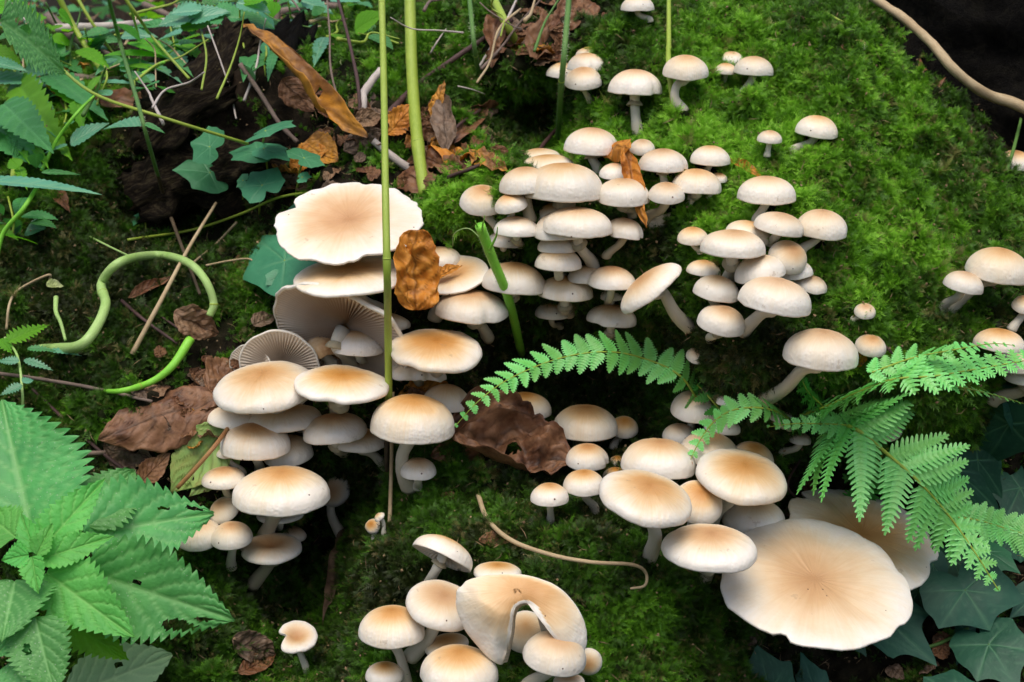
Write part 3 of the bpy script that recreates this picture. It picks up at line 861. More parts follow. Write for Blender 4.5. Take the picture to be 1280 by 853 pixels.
NM = [0]
def py_vis(b):
    return b[1] < 560 or b[1] > 600
def mushroom(cx, cy, w, h, roll, label, b=None, f=0.0, t=1.0, hr=None, k=1.0, dep=0.0, dw=0.33, wav=0.02, wf=5, notch=(), lump=0.02, sr=None,
             ring=None, m=None, ax=None, dark=False, stem=True, gill=0.0, capm=None, und=0.5, rag=None, name='mushroom', dist=None, fb=0.0, sink=0.006, grp='mushrooms on the mossy stump', yaw=0.0):
    NM[0] += 1
    seed = NM[0]
    rr = random.Random(seed * 13)
    R0 = w / 2.0
    dcap = hit(cx, cy)[2]
    if b is None:
        b = (cx + rr.uniform(-.1, .1) * w, cy + 0.22 * w)
        hidden = True
    else:
        hidden = False
    bp, bn, bd = hit(*b)
    if not hidden and py_vis(b):
        bd -= 0.007; bp = bp - V * 0.007
    dep_c = min(dcap, bd + 0.02) if dist is None else dist
    Rm = R0 * dep_c / FPX
    if dist is None:
        dep_c = min(dcap - 0.85 * Rm, bd - 0.15 * Rm) - f / 100.0
        Rm = R0 * dep_c / FPX
    d = ray(cx, cy).normalized()
    el = math.asin(-d.z)
    # tilt towards the viewer and height of the dome from the outline seen in the photograph
    ratio = 2.0 * h / w
    if ax is None:
        if hr is None:
            tilt = R_(2)
            s = math.sin(tilt + el)
            q = ratio - s
            if q > s:
                hr_ = math.sqrt(q * q - s * s) / math.sqrt(1 - s * s)
            else:
                hr_ = 0.0
            hr = min(max(hr_, 0.36), 0.80)
        lo, hi = R_(-25), R_(80)
        for _ in range(30):
            mid = (lo + hi) / 2
            if sil(math.sin(mid + el), hr) < ratio: lo = mid
            else: hi = mid
        tilt = lo
        s = math.sin(tilt + el)
        A = Vector((0, -math.sin(tilt), math.cos(tilt)))
        A = Matrix.Rotation(R_(roll), 3, d) @ A
        top = sil(s, hr) - s
        off = (top - s) / 2 * R0
        rl = R_(roll)
        px, py = cx - math.sin(rl) * off, cy + math.cos(rl) * off
    else:
        A = (CX * ax[0] + CU * ax[1] - V * ax[2]).normalized()
        hr = hr or 0.4
        px, py = cx, cy
    H = hr * Rm
    C = at_depth(px, py, dep_c)
    back = Vector((0, 1, 0)) + A * 0.001
    if abs(A.y) > 0.9: back = Vector((0, 0, 1))
    Y = (back - A * back.dot(A)).normalized()
    X = Y.cross(A).normalized()
    if yaw:
        q = Matrix.Rotation(R_(yaw), 3, A); X = q @ X; Y = q @ Y
    root = thing(name, label, 'mushroom', bp, grp)
    (v, fc, at), (gv, gf, ga) = cap_geo(Rm, H, k, dep, wav, wf, seed, notch, (min(1.0, .13 + .9 * t) if t > 0 else 0.0), lump, und, dw, (0.012 if w > 60 else 0.006) if rag is None else rag)
    if gill: ga['tan'] = [gill] * len(gv)
    cap = mesh_obj('cap', v, fc, capm or M['cap'], True, at)
    Mx = frame(X, Y, A, C)
    put(cap, Mx, root)
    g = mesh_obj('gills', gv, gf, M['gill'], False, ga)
    g.parent = cap
    if stem:
        sr_ = (sr if sr else max(3.6, 0.078 * w)) * dep_c / FPX
        P0 = C + A * (H * 0.45 - dep * Rm - (0.02 * Rm if hr < 0.2 else 0))
        under = C - A * 0.002
        base = bp - bn * 0.001 - UP * 0.002
        if not hidden:
            for q_ in (0.0, .35, .7):
                cc = bp.lerp(C, q_ * .6) - V * (.011 * (1 - q_))
                CLEAR.append((tuple(cc), max(sr_ * 1.7, .0085) + (.002 if q_ == 0 else 0)))
        L = (base - under).length
        if hidden:
            P2 = base + (bn * 0.35 + UP * 0.3 - V * 0.2) * L * 0.5
        else:
            P2 = base + (UP * 0.75 + bn * 0.3) * L * 0.35
        pts = []
        if m:
            mids = m if isinstance(m[0], (tuple, list)) else [m]
            seq = [under - A * 0.004]
            for i_, q in enumerate(mids):
                fr_ = (i_ + 1) / (len(mids) + 1)
                dd = (under - CAM).dot(V) * (1 - fr_) + (base - CAM).dot(V) * fr_
                seq.append(at_depth(q[0], q[1], dd - 0.002))
            seq.append(base)
            pts = [P0] + catmull(seq, 7)
        else:
            P1 = under - A * L * 0.4
            for i in range(15):
                u = i / 14
                pts.append(under * (1 - u) ** 3 + P1 * 3 * u * (1 - u) ** 2 + P2 * 3 * u * u * (1 - u) + base * u ** 3)
            pts = [P0] + pts
        npt = len(pts)
        rad = [sr_ * (1.12 - 0.22 * math.sin(math.pi * min(1, i / npt * 1.2)) + 0.22 * (i / npt) ** 2 + 0.05 * noise.noise(Vector((i * .5, seed, 0)))) for i in range(npt)]
        tube('stem', pts, rad, M['stem_dark'] if dark else M['stem'], root, 14, rough=0.12, seed=seed)
        if ring is None: ring = w > 56 and not hidden
        if ring:
            # drooping ring a short way under the gills
            ii = max(2, min(npt - 3, int(npt * (ring if isinstance(ring, float) else 0.22))))
            c0 = pts[ii]; tz = (pts[ii - 1] - pts[ii + 1]).normalized()
            sx = tz.cross(Vector((0.2, 1, 0.1))).normalized(); sy = tz.cross(sx)
            rv, rf, rra = [], [], []
            pr = [(0.95, 0.5), (1.15, 0.35), (1.45, 0.0), (1.62, -0.35), (1.55, -0.48), (1.3, -0.15), (1.0, 0.12)]
            for (a_r, a_z) in pr:
                for j in range(22):
                    a = 2 * math.pi * j / 22
                    q = sr_ * (a_r + 0.08 * math.sin(3 * a + seed) + 0.06 * math.sin(7 * a))
                    rv.append(sx * q * math.cos(a) + sy * q * math.sin(a) + tz * sr_ * (a_z + 0.15 * math.sin(2 * a + seed)))
                    rra.append((a_r, abs(j / 11 - 1), 0))
            for i in range(len(pr) - 1):
                for j in range(22):
                    rf.append((i * 22 + j, i * 22 + (j + 1) % 22, (i + 1) * 22 + (j + 1) % 22, (i + 1) * 22 + j))
            ro = mesh_obj('ring', rv, rf, M['stem_dark'], True, {'rt': rra})
            put(ro, Matrix.Translation(c0), root)
    CLEAR.append((tuple(C), Rm * 0.85))
    return root

G_TOP = 'mushrooms at the top of the moss mound'
G_UP = 'mushrooms of the upper cluster'
G_RT = 'mushrooms of the pale cluster on the moss mound'
G_EDGE = 'mushrooms at the right edge'
G_L = 'mushrooms of the large left cluster'
G_LL = 'mushrooms under the left cluster'
G_B = 'mushrooms of the bottom clump'
G_M = 'mushrooms of the lower middle cluster'
S = mushroom
# --- on top of the mound
S(797,4,42,18,0,'mushroom cut by the top edge, on the moss above the hollow',b=(812,26),t=.25,grp=G_TOP)
S(736,66,34,14,0,'small back cap peeping out over the split cap near the hairy green stalk',t=.7,f=-1,grp=G_TOP)
S(734,77,50,21,2,'tan split cap in the middle of the tight stack beside the hairy green stalk',t=.6,notch=((-75,.12,9),),grp=G_TOP)
S(703,88,40,19,4,'half hidden cap behind the hairy green stalk',t=.45,f=.5,grp=G_TOP)
S(729,98,47,28,-3,'rounded front cap of the tight stack, just right of the hairy green stalk',b=(737,127),f=1.2,t=.5,ring=True,grp=G_TOP)
S(794,102,68,30,1,'lone upright mushroom on the moss with two dents in its rim',b=(796,167),t=.55,notch=((-45,.10,9),(-118,.06,8)),sr=6.2,ring=.30,grp=G_TOP)
S(857,84,57,30,1,'pale mushroom with a bowed stem behind the thin yellow stalk',b=(854,138),m=((846,107),(844,124)),t=.22,sr=5.5,ring=False,grp=G_TOP)
S(914,73,32,17,0,'small pale cap at the back of the trio on the mound top',t=.35,grp=G_TOP)
S(907,86,28,14,0,'smallest cap of the trio on the mound top',b=(904,100),t=.35,f=.5,sr=3.4,grp=G_TOP)
S(942,82,50,23,3,'front mushroom of the trio on the mound top, slanting stem',b=(924,122),t=.2,sr=4.6,ring=False,grp=G_TOP)
S(1074,56,22,12,6,'tiny bud almost buried in moss near the crest',t=.45,sr=3,grp=G_TOP)
S(1021,158,53,27,5,'leaning mushroom alone on the open moss',b=(987,190),t=.15,sr=5,ring=False,grp=G_TOP)
S(962,171,31,16,2,'little mushroom standing left of the leaning one on open moss',b=(957,193),t=.25,sr=3.6,grp=G_TOP)
S(1268,200,44,24,4,'brownish cap at the right edge behind the dark grass blade',t=.6,grp=G_EDGE,lump=.04)
# --- upper cluster
S(672,195,58,19,-6,'white flat cap at the back of the upper cluster',t=.05,k=1.1,f=-.5,grp=G_UP)
S(684,203,66,20,-3,'cream cap just in front of the white back cap of the upper cluster',t=.3,f=0,grp=G_UP)
S(656,225,66,33,-4,'tan cap left of the broad cap in the upper cluster',b=(662,275),t=.5,f=.4,sr=7,dark=True,grp=G_UP)
S(740,176,70,33,3,'tan mushroom with an orange dead leaf across its cap',b=(748,214),t=.65,notch=((-25,.10,12),),sr=6,grp=G_UP)
S(803,184,32,20,0,'small round pale cap above the orange curled leaf tip',b=(803,200),t=.2,grp=G_UP)
S(829,200,63,28,1,'cap with a curled nick in its right rim',b=(830,232),t=.6,notch=((-28,.18,8),),sr=5,grp=G_UP)
S(888,194,50,24,2,'pale cap at the upper right of the upper cluster',b=(882,214),t=.3,f=.2,grp=G_UP)
S(899,222,21,12,5,'tiny brown cap behind a larger one at the right of the upper cluster',b=(884,246),t=.9,f=-.3,sr=3,grp=G_UP)
S(769,214,40,20,2,'small cap tucked behind the white round one in the upper cluster',t=.55,f=-.3,grp=G_UP)
S(690,266,44,24,-12,'dull brown cap in the shade under the broad cap',t=.8,f=-1.0,grp=G_UP)
S(705,227,99,46,1,'broadest cap of the upper cluster, cream with a tan crown',b=(713,272),t=.45,f=2.2,k=.85,sr=9,ring=.2,lump=.025,grp=G_UP)
S(779,240,66,34,1,'white rounded cap right of the broadest cap',b=(790,268),t=.22,f=1.6,k=.8,dark=True,grp=G_UP)
S(871,226,63,30,3,'mushroom with a long stem sweeping left under its cap',b=(812,279),m=((866,246),(845,270)),t=.5,f=.8,sr=6.5,ring=False,grp=G_UP)
S(833,241,46,27,1,'small cap with a bent stem left of the long swept stem',b=(806,275),t=.5,f=1.8,sr=5.5,ring=False,dark=True,grp=G_UP)
S(603,250,57,38,4,'rounded tan mushroom at the left end of the upper cluster',b=(622,284),t=.6,sr=5.5,ring=False,grp=G_UP)
S(638,254,42,24,-12,'small brown tilted cap right of the leftmost one in the upper cluster',b=(636,275),t=.8,f=.2,grp=G_UP)
S(631,299,44,20,4,'dim little cap behind the green broken stalk tip',t=.75,f=-.4,grp=G_UP)
S(646,283,57,25,3,'cap just right of the broken green stalk tip',b=(650,306),t=.5,f=.8,grp=G_UP)
S(703,281,72,36,-4,'cap mostly hidden behind the long-stemmed ringed mushroom',t=.5,f=-.6,grp=G_UP)
S(722,277,88,36,2,'ringed mushroom on a long slanting stem in the middle of the upper cluster',b=(741,333),t=.4,f=2.6,k=.85,sr=7,ring=.28,grp=G_UP)
S(781,285,50,25,8,'thin torn cap at the lower right of the upper cluster, leaning stem',b=(757,320),t=.55,f=.6,wav=.06,sr=5,ring=False,dark=True,notch=((-30,.15,9),),grp=G_UP)
S(697,305,50,22,0,'pale flat cap squeezed under the ringed mushroom',t=.45,f=.5,grp=G_UP)
S(698,324,59,28,1,'tan cap straight under the pale squeezed one',b=(703,346),t=.7,f=1.6,sr=6,ring=False,grp=G_UP)
S(733,343,48,22,0,'pale cap between two tan ones below the long slanting stem',t=.4,f=.3,grp=G_UP)
S(765,347,60,29,3,'tan cap left of the tall tilted one',b=(760,378),t=.7,f=.9,sr=5,ring=False,grp=G_UP)
S(810,357,92,31,-40,'tall tilted mushroom showing its white side, thick curved stem',b=(860,408),m=((829,366),(844,392)),t=.45,f=2.2,k=1.1,hr=.42,sr=7.5,ring=False,grp=G_UP)
S(765,368,30,16,0,'little brown cap in the shade between the lower caps of the upper cluster',t=.8,f=-.4,grp=G_UP)
S(707,360,70,31,3,'tan cap right of the broken green stalk',b=(711,392),t=.75,f=1.2,sr=6,grp=G_UP)
S(690,388,42,22,4,'shaded cap below the tan one beside the broken stalk',b=(700,408),t=.6,f=.2,dark=True,grp=G_UP)
S(765,394,63,28,5,'lowest cap of the upper cluster, over the fern',b=(768,420),t=.45,f=.8,grp=G_UP,notch=((-130,.1,12),))
S(643,347,80,39,5,'wide tan cap crossed by the broken green stalk',b=(640,372),t=.65,f=1.0,grp=G_UP)
# --- right, pale cluster
S(958,237,73,34,1,'topmost mushroom of the pale cluster',b=(943,275),t=.18,k=.85,sr=5.5,ring=False,grp=G_RT)
S(866,295,39,23,0,'small round cap at the left of the pale cluster',b=(874,314),t=.35,f=.2,grp=G_RT)
S(1027,280,65,37,3,'broad peaked cap at the right of the pale cluster',b=(1000,312),t=.3,f=-.2,notch=((-15,.07,9),),grp=G_RT)
S(936,289,58,26,14,'white cap behind the ringed one in the pale cluster',t=.08,f=.5,grp=G_RT)
S(975,279,64,27,11,'white cap with a folded right rim high in the pale cluster',b=(962,303),t=.15,f=1.2,k=.9,notch=((-20,.10,10),),sr=5.5,ring=False,grp=G_RT)
S(992,337,46,24,-8,'pale cap edge hidden under the egg shaped one',t=.2,f=.2,grp=G_RT)
S(985,321,50,40,22,'egg shaped tan cap in the pale cluster',t=.45,f=1.2,grp=G_RT)
S(916,304,82,34,1,'ringed flat-topped mushroom in front of the pale cluster',b=(908,352),t=.3,f=2.6,k=.8,sr=7.5,ring=.3,grp=G_RT)
S(948,335,64,34,-12,'white wrinkled cap in the middle of the pale cluster',t=.15,f=1.6,lump=.05,grp=G_RT)
S(880,335,43,20,6,'small nibbled cap with moss on it, left side of the pale cluster',t=.4,f=.2,wav=.05,grp=G_RT)
S(1004,340,24,14,10,'tiny pale bud at the right of the pale cluster',t=.3,grp=G_RT)
S(1012,354,46,21,10,'squashed whitish cap with a moss scrap at the right of the pale cluster',t=.12,f=.2,wav=.08,lump=.06,grp=G_RT)
S(896,360,58,31,9,'pimpled white cap under the ringed one',b=(892,385),t=.3,f=1.4,k=.85,grp=G_RT)
S(970,369,91,44,9,'largest oval cap of the pale cluster, stem bent left',b=(925,412),m=((951,393),),t=.25,f=3.0,k=.85,sr=7.5,ring=False,grp=G_RT)
S(902,400,60,37,11,'lowest rounded white cap of the pale cluster',b=(886,424),t=.35,f=1.8,k=.85,grp=G_RT)
S(872,444,29,22,3,'lone pinkish button under the pale cluster',t=.35,grp=G_RT,sr=3)
S(1081,389,27,20,0,'small yellowish button with a tuft of moss on top',b=(1064,397),t=.4,sr=3.2,grp=G_RT)
S(1026,436,93,49,3,'large mushroom with a long thick stem leaning down to the left',b=(954,497),m=((1004,462),(982,484)),t=.2,f=2.0,k=.85,sr=8.5,ring=False,grp=G_RT)
S(1088,432,39,28,4,'round pinkish cap right of the large leaning mushroom',t=.6,grp=G_RT)
# --- right edge
S(1248,331,79,43,7,'large pale cap at the right edge, its stem slanting left',b=(1181,387),m=((1222,357),),t=.25,f=1.2,sr=6.8,ring=False,grp=G_EDGE)
S(1205,352,50,26,12,'smaller cap with three specks in front of a slanting stem near the right edge',b=(1174,384),t=.25,f=2.0,sr=5.2,ring=False,grp=G_EDGE)
S(1282,381,34,24,0,'pale cap cut by the right edge above the fern',b=(1262,410),t=.35,sr=5,ring=False,grp=G_EDGE)
S(1249,425,63,29,3,'tan cap at the right edge above a fern tip',t=.6,f=1.0,grp=G_EDGE)
S(1274,448,76,36,-2,'tan cap behind the fern at the right edge',t=.75,f=.6,grp=G_EDGE)
S(1288,466,64,32,0,'white rimmed cap half out of the right edge',b=(1236,500),t=.2,f=2.0,sr=8,dark=True,grp=G_EDGE)
# --- left cluster
S(545,321,64,26,-4,'pale yellowish cap standing behind the orange leaf',t=.2,f=-1.0,grp=G_L)
S(437,276,186,99,-2,'huge pale wavy cap split at its front edge, topmost of the left cluster',t=.85,hr=.09,k=1.3,dep=.07,dw=.45,wav=.055,wf=7,rag=.085,notch=((-72,.08,6),(80,.16,4),(62,.10,4),(153,.13,4),(120,.06,5),(20,.04,5)),f=2.5,lump=.03,sr=13,grp=G_L)
S(569,343,84,46,-10,'flat white cap with a curl of orange leaf lying on it',b=(545,395),t=.5,hr=.10,k=1.3,dep=.05,wav=.02,f=2.2,sr=8,grp=G_L)
S(425,420,188,62,0,'big upturned cap showing dark gills, behind the wide flat cap',ax=(.33,.76,-.56),hr=.22,t=.5,f=-1.5,gill=1.0,und=.9,wav=.05,rag=.05,sr=9,b=(440,450),grp=G_L)
S(438,344,142,51,-3,'wide flat cap just under the huge split one',b=(480,400),t=.72,hr=.16,k=1.2,wav=.02,f=4.2,sr=11,ring=.12,grp=G_L)
S(590,382,91,41,4,'tan cap with a notch in its front rim, right of the orange leaf',b=(612,420),m=((602,408),),t=.85,notch=((-62,.10,9),),f=2.2,sr=6.5,ring=.2,grp=G_L)
S(476,402,74,24,3,'thin pale cap in the shade behind the thin green stalk',t=.5,f=0,wav=.05,dark=True,grp=G_L)
S(350,461,104,60,0,'cap turned up on edge so that its pale gills face out',ax=(.05,.38,-.90),hr=.2,t=.3,gill=.7,und=.9,wav=.05,f=0.2,b=(358,475),sr=6,ring=False,grp=G_L)
S(314,458,58,20,40,'small pale piece of an upturned cap sticking out to the left',ax=(.30,.30,-.90),hr=.2,t=.2,gill=.5,wav=.05,f=.2,sr=4,b=(335,475),stem=False,ring=False,grp=G_L)
S(402,432,46,30,-14,'wrinkled amber brown cap between the gilled cap and the tan one',b=(415,452),capm=M['brown_cap'],lump=.12,wav=.06,f=.8,sr=7,grp=G_L)
S(449,428,65,33,2,'tan domed cap left of the thin green stalk',b=(466,452),t=.8,f=2.0,sr=5.5,ring=False,grp=G_L)
S(522,462,70,30,4,'ragged edged cap in the shade under the broad tan one',t=.35,f=.8,wav=.12,wf=11,dark=True,grp=G_L,notch=((-60,.15,6),(-100,.1,6)))
S(545,437,116,54,4,'broad tan cap with a darker veined crown right of the green stalk',t=1.0,hr=.26,k=1.05,f=3.8,wav=.02,lump=.04,sr=9,grp=G_L,notch=((-120,.05,10),))
S(558,497,60,34,4,'tan cap behind the fern tip',b=(560,520),t=.55,f=1.2,grp=G_L)
S(290,521,60,30,10,'white lower cap peeping out under the large left cap',t=.05,f=1.2,grp=G_L)
S(352,522,100,34,-4,'shaded cap hanging beneath the large left cap',t=.3,f=.6,dark=True,grp=G_L)
S(331,483,128,62,-4,'large smooth cap at the left front of the left cluster',b=(380,530),t=.62,hr=.34,k=.95,f=3.6,wav=.015,sr=9,ring=False,grp=G_L)
S(427,480,118,48,5,'flat cap with a torn brown scar on its front rim',b=(425,520),t=.8,hr=.24,k=1.1,f=5.2,wav=.02,notch=((-100,.12,13),),sr=8.5,ring=.25,grp=G_L)
S(418,535,82,38,-4,'cap with a squared left edge under the scarred one',b=(430,565),t=.8,f=2.4,k=.95,grp=G_L,notch=((190,.08,10),))
S(449,550,68,30,3,'lower cap with a slanting stem under the squared one',b=(482,582),m=((466,568),),t=.65,f=1.4,wav=.04,sr=5.5,ring=False,grp=G_L)
S(360,563,62,40,-4,'pale cap behind the blotched one on the left',t=.45,f=.6,grp=G_L)
S(320,551,87,46,1,'cap with grey blotches along its rim above the green-brown leaf',b=(324,592),t=.95,f=2.4,k=.85,sr=6,ring=False,grp=G_L)
S(284,566,26,14,0,'scrap of a white cap under the blotched one',b=(303,590),t=.0,f=1.0,sr=4.5,grp=G_L)
S(516,523,106,60,3,'tall round mushroom with a sturdy white stem left of the crumpled leaf',b=(512,606),m=((504,566),(504,588)),t=.8,f=3.5,k=.85,sr=8.5,ring=False,wav=.02,grp=G_L)
S(523,586,45,28,0,'small mushroom at the foot of the tall round one',b=(522,606),t=.7,f=1.8,sr=5.5,ring=False,grp=G_L)
# --- under the left cluster
S(280,597,55,28,0,'small cap beside the green-brown leaf',b=(290,622),t=.65,f=1.0,sr=5,grp=G_LL)
S(416,612,44,46,20,'bell shaped cap with a green speck, stem flecked with dirt',b=(428,668),m=((414,642),),t=.8,f=.5,sr=5.5,hr=.75,ring=False,grp=G_LL)
S(350,643,58,22,0,'pale cap seen edge-on behind the stem of the big domed one',t=.0,f=1.0,hr=.2,grp=G_LL)
S(280,637,40,30,-28,'pinkish tilted cap left of the big domed one',t=.45,f=.8,grp=G_LL)
S(250,668,56,40,-4,'pinkish cap nibbled on the left, behind the nettle',t=.45,f=.8,grp=G_LL,notch=((190,.2,14),))
S(362,668,42,22,4,'small thin cap behind the dished one',t=.5,f=.3,wav=.05,grp=G_LL)
S(352,613,121,60,1,'big domed cap with a tan crown in front of the left cluster',b=(326,682),m=((340,652),),t=.8,f=3.8,k=.85,sr=9,ring=False,lump=.015,wav=.012,grp=G_LL)
S(290,669,52,35,0,'small rounded cap right of the nibbled pinkish one',b=(291,706),t=.55,f=1.6,sr=5.5,grp=G_LL)
S(339,685,77,38,2,'dished brown-centred cap with a torn left rim',b=(318,727),m=((336,706),),t=1.2,hr=.30,k=1.0,dep=.20,dw=.36,wav=.03,f=2.2,sr=7.5,ring=.3,dark=True,notch=((195,.10,6),(178,.07,4)),grp=G_LL)
S(371,796,52,40,10,'small dish shaped mushroom standing alone at the lower left',b=(385,834),t=.95,hr=.25,dep=.30,dw=.45,wav=.07,f=1.0,sr=4,ring=False,notch=((200,.55,20),),grp=G_LL)
S(466,658,20,18,-30,'little broken tan scrap of a mushroom on the moss by the thin stalk',b=(468,672),t=1.0,f=.3,wav=.1,sr=3.5,grp=G_LL)
S(474,646,14,9,-40,'tiny white curled cap beside the broken tan scrap',b=(480,664),t=0,f=.4,wav=.15,sr=2.6,grp=G_LL)
# --- bottom clump
S(553,697,80,58,0,'tipped mushroom showing the hollow underside of its cap',ax=(.42,.88,-.30),hr=.62,t=.7,k=.9,b=(536,732),f=1.5,sr=6.5,ring=.12,gill=.35,und=.72,grp=G_B)
S(622,714,60,24,2,'tan cap showing above the large wrapped one',t=.75,f=.8,grp=G_B)
S(552,756,90,60,18,'white rimmed cap left of the large wrapped one',b=(513,815),m=((538,794),),t=.5,f=1.5,hr=.42,wav=.02,sr=8.5,ring=False,grp=G_B)
S(558,806,56,28,-10,'shaded tan cap between the two front caps of the bottom clump',t=.6,f=1.0,dark=True,grp=G_B)
S(490,783,83,52,1,'tan mushroom at the left of the bottom clump',b=(509,852),m=((502,826),),t=.85,f=2.0,sr=6.5,ring=False,grp=G_B)
S(481,842,48,30,2,'small brown cap under the left mushroom of the bottom clump',t=1.0,f=1.6,grp=G_B)
S(574,838,98,62,2,'rounded cap cut by the bottom edge',t=.7,f=3.6,k=.85,lump=.03,grp=G_B,notch=((-165,.06,12),))
S(657,790,56,52,0,'pale cap scrap visible inside the fold of the wrapped one',t=.1,f=1.2,grp=G_B)
S(736,827,34,44,8,'right hand lobe of a cap beneath the wrapped one',t=.3,f=2.0,grp=G_B)
S(694,816,80,54,12,'yellowish cap under the fold of the wrapped one',b=(655,860),t=.45,f=2.4,sr=8,ring=False,grp=G_B)
S(711,852,40,22,0,'tan cap just rising over the bottom edge',t=.8,f=2.4,grp=G_B)
# --- lower middle cluster
S(627,523,53,34,2,'dull cap behind the small ringed one, over the crumpled leaf',t=.5,f=.6,grp=G_M)
S(657,507,65,34,2,'small ringed mushroom standing over the crumpled brown leaf',b=(659,545),t=.85,f=2.2,sr=5.5,ring=.3,grp=G_M)
S(780,534,36,28,3,'yellowish small cap behind the domed tan one',b=(766,556),t=.75,f=.4,sr=4.5,grp=G_M)
S(732,528,81,44,1,'domed tan cap on the dark bank below the fern',b=(722,556),t=.75,f=1.8,k=.85,grp=G_M)
S(734,571,54,34,0,'brown cap with a green fleck, under the domed tan one',b=(730,595),t=1.0,f=1.6,notch=((-20,.12,9),),grp=G_M)
S(772,577,22,15,0,'tiny brown button among the lower middle caps',t=1.0,f=.2,sr=3,grp=G_M)
S(770,593,34,18,0,'small tan cap behind the large tilted one',t=.85,f=.2,grp=G_M)
S(730,603,53,33,0,'tan cap above the lone little mushroom',b=(743,636),t=.8,f=1.8,sr=5,ring=False,grp=G_M)
S(687,618,48,29,0,'lone little mushroom at the edge of the lower moss',b=(688,648),t=.75,f=1.2,sr=4.3,ring=False,grp=G_M)
S(868,508,60,40,3,'pinkish cap partly under the fern tip',b=(862,535),t=.45,f=1.2,grp=G_M)
S(909,500,28,16,4,'small pinkish cap peeping from behind the fern',t=.5,f=.0,grp=G_M)
S(903,532,46,22,6,'pale flattened cap in shade behind the fern tip',t=.15,f=.2,dark=True,grp=G_M)
S(849,542,42,26,0,'greyish small cap left of the hanging fern tip',t=.35,f=.6,grp=G_M)
S(886,560,74,42,4,'tan cap behind the brown end of the fern tip',t=.7,f=1.4,grp=G_M)
S(940,572,56,40,8,'tan cap behind the broad pale one',t=.75,f=.6,grp=G_M)
S(976,519,30,18,4,'small pink cap between the two ferns',b=(985,535),t=.6,sr=3,grp=G_M)
S(1000,548,28,16,4,'small cap under the fern fronds on the dark bank',b=(975,566),t=.3,sr=4.5,grp=G_M)
S(1108,532,42,40,0,'pinkish cap behind the upper end of the large fern',t=.6,f=.8,grp=G_M)
S(906,612,44,30,20,'narrow shaded cap squeezed under the broad pale one',t=.6,f=1.4,dark=True,grp=G_M)
S(823,573,93,50,3,'domed cap above the large tilted one',t=.65,f=3.4,k=.88,sr=8,notch=((165,.05,10),),lump=.025,grp=G_M)
S(872,628,64,54,12,'brown cap between the large tilted one and the stem of the pale one',t=.9,f=2.2,b=(860,665),grp=G_M)
S(807,622,120,64,13,'large tilted cap with a dimpled margin',b=(812,692),m=((819,668),),t=.72,f=4.4,hr=.36,k=.9,sr=8.5,ring=False,lump=.035,grp=G_M)
S(942,645,79,44,2,'cap with a pleated crown under the broad pale one',t=.6,f=2.6,k=.85,grp=G_M)
S(927,595,115,65,9,'broad pale cap leaning right, topmost at the right of its cluster',b=(886,652),t=.62,f=4.8,hr=.36,k=.92,sr=9,ring=False,grp=G_M)
S(1079,668,196,108,16,'very large wavy cream cap behind the huge one at the lower right',t=.55,hr=.12,k=1.3,dep=.12,dw=.45,wav=.045,wf=6,rag=.05,f=1.5,lump=.05,sr=14,notch=((148,.15,6),(-25,.08,6)),grp=G_M)
S(1135,710,26,30,-10,'small white cap lobe between the two very large ones and the ivy',t=.0,f=1.6,grp=G_M)
S(887,684,120,57,2,'cap overlapping the left edge of the huge one',b=(880,720),t=.68,f=6.5,k=.88,sr=8,ring=False,lump=.02,grp=G_M)
S(1018,727,238,156,6,'huge flat cream cap at the lower right with a dent in its front rim',b=(935,690),t=.50,hr=.10,k=1.3,dep=.05,dw=.42,wav=.045,wf=6,rag=.035,f=7.0,lump=.05,sr=16,notch=((-118,.09,3.5),(-40,.03,6),(175,.04,9)),grp=G_M)

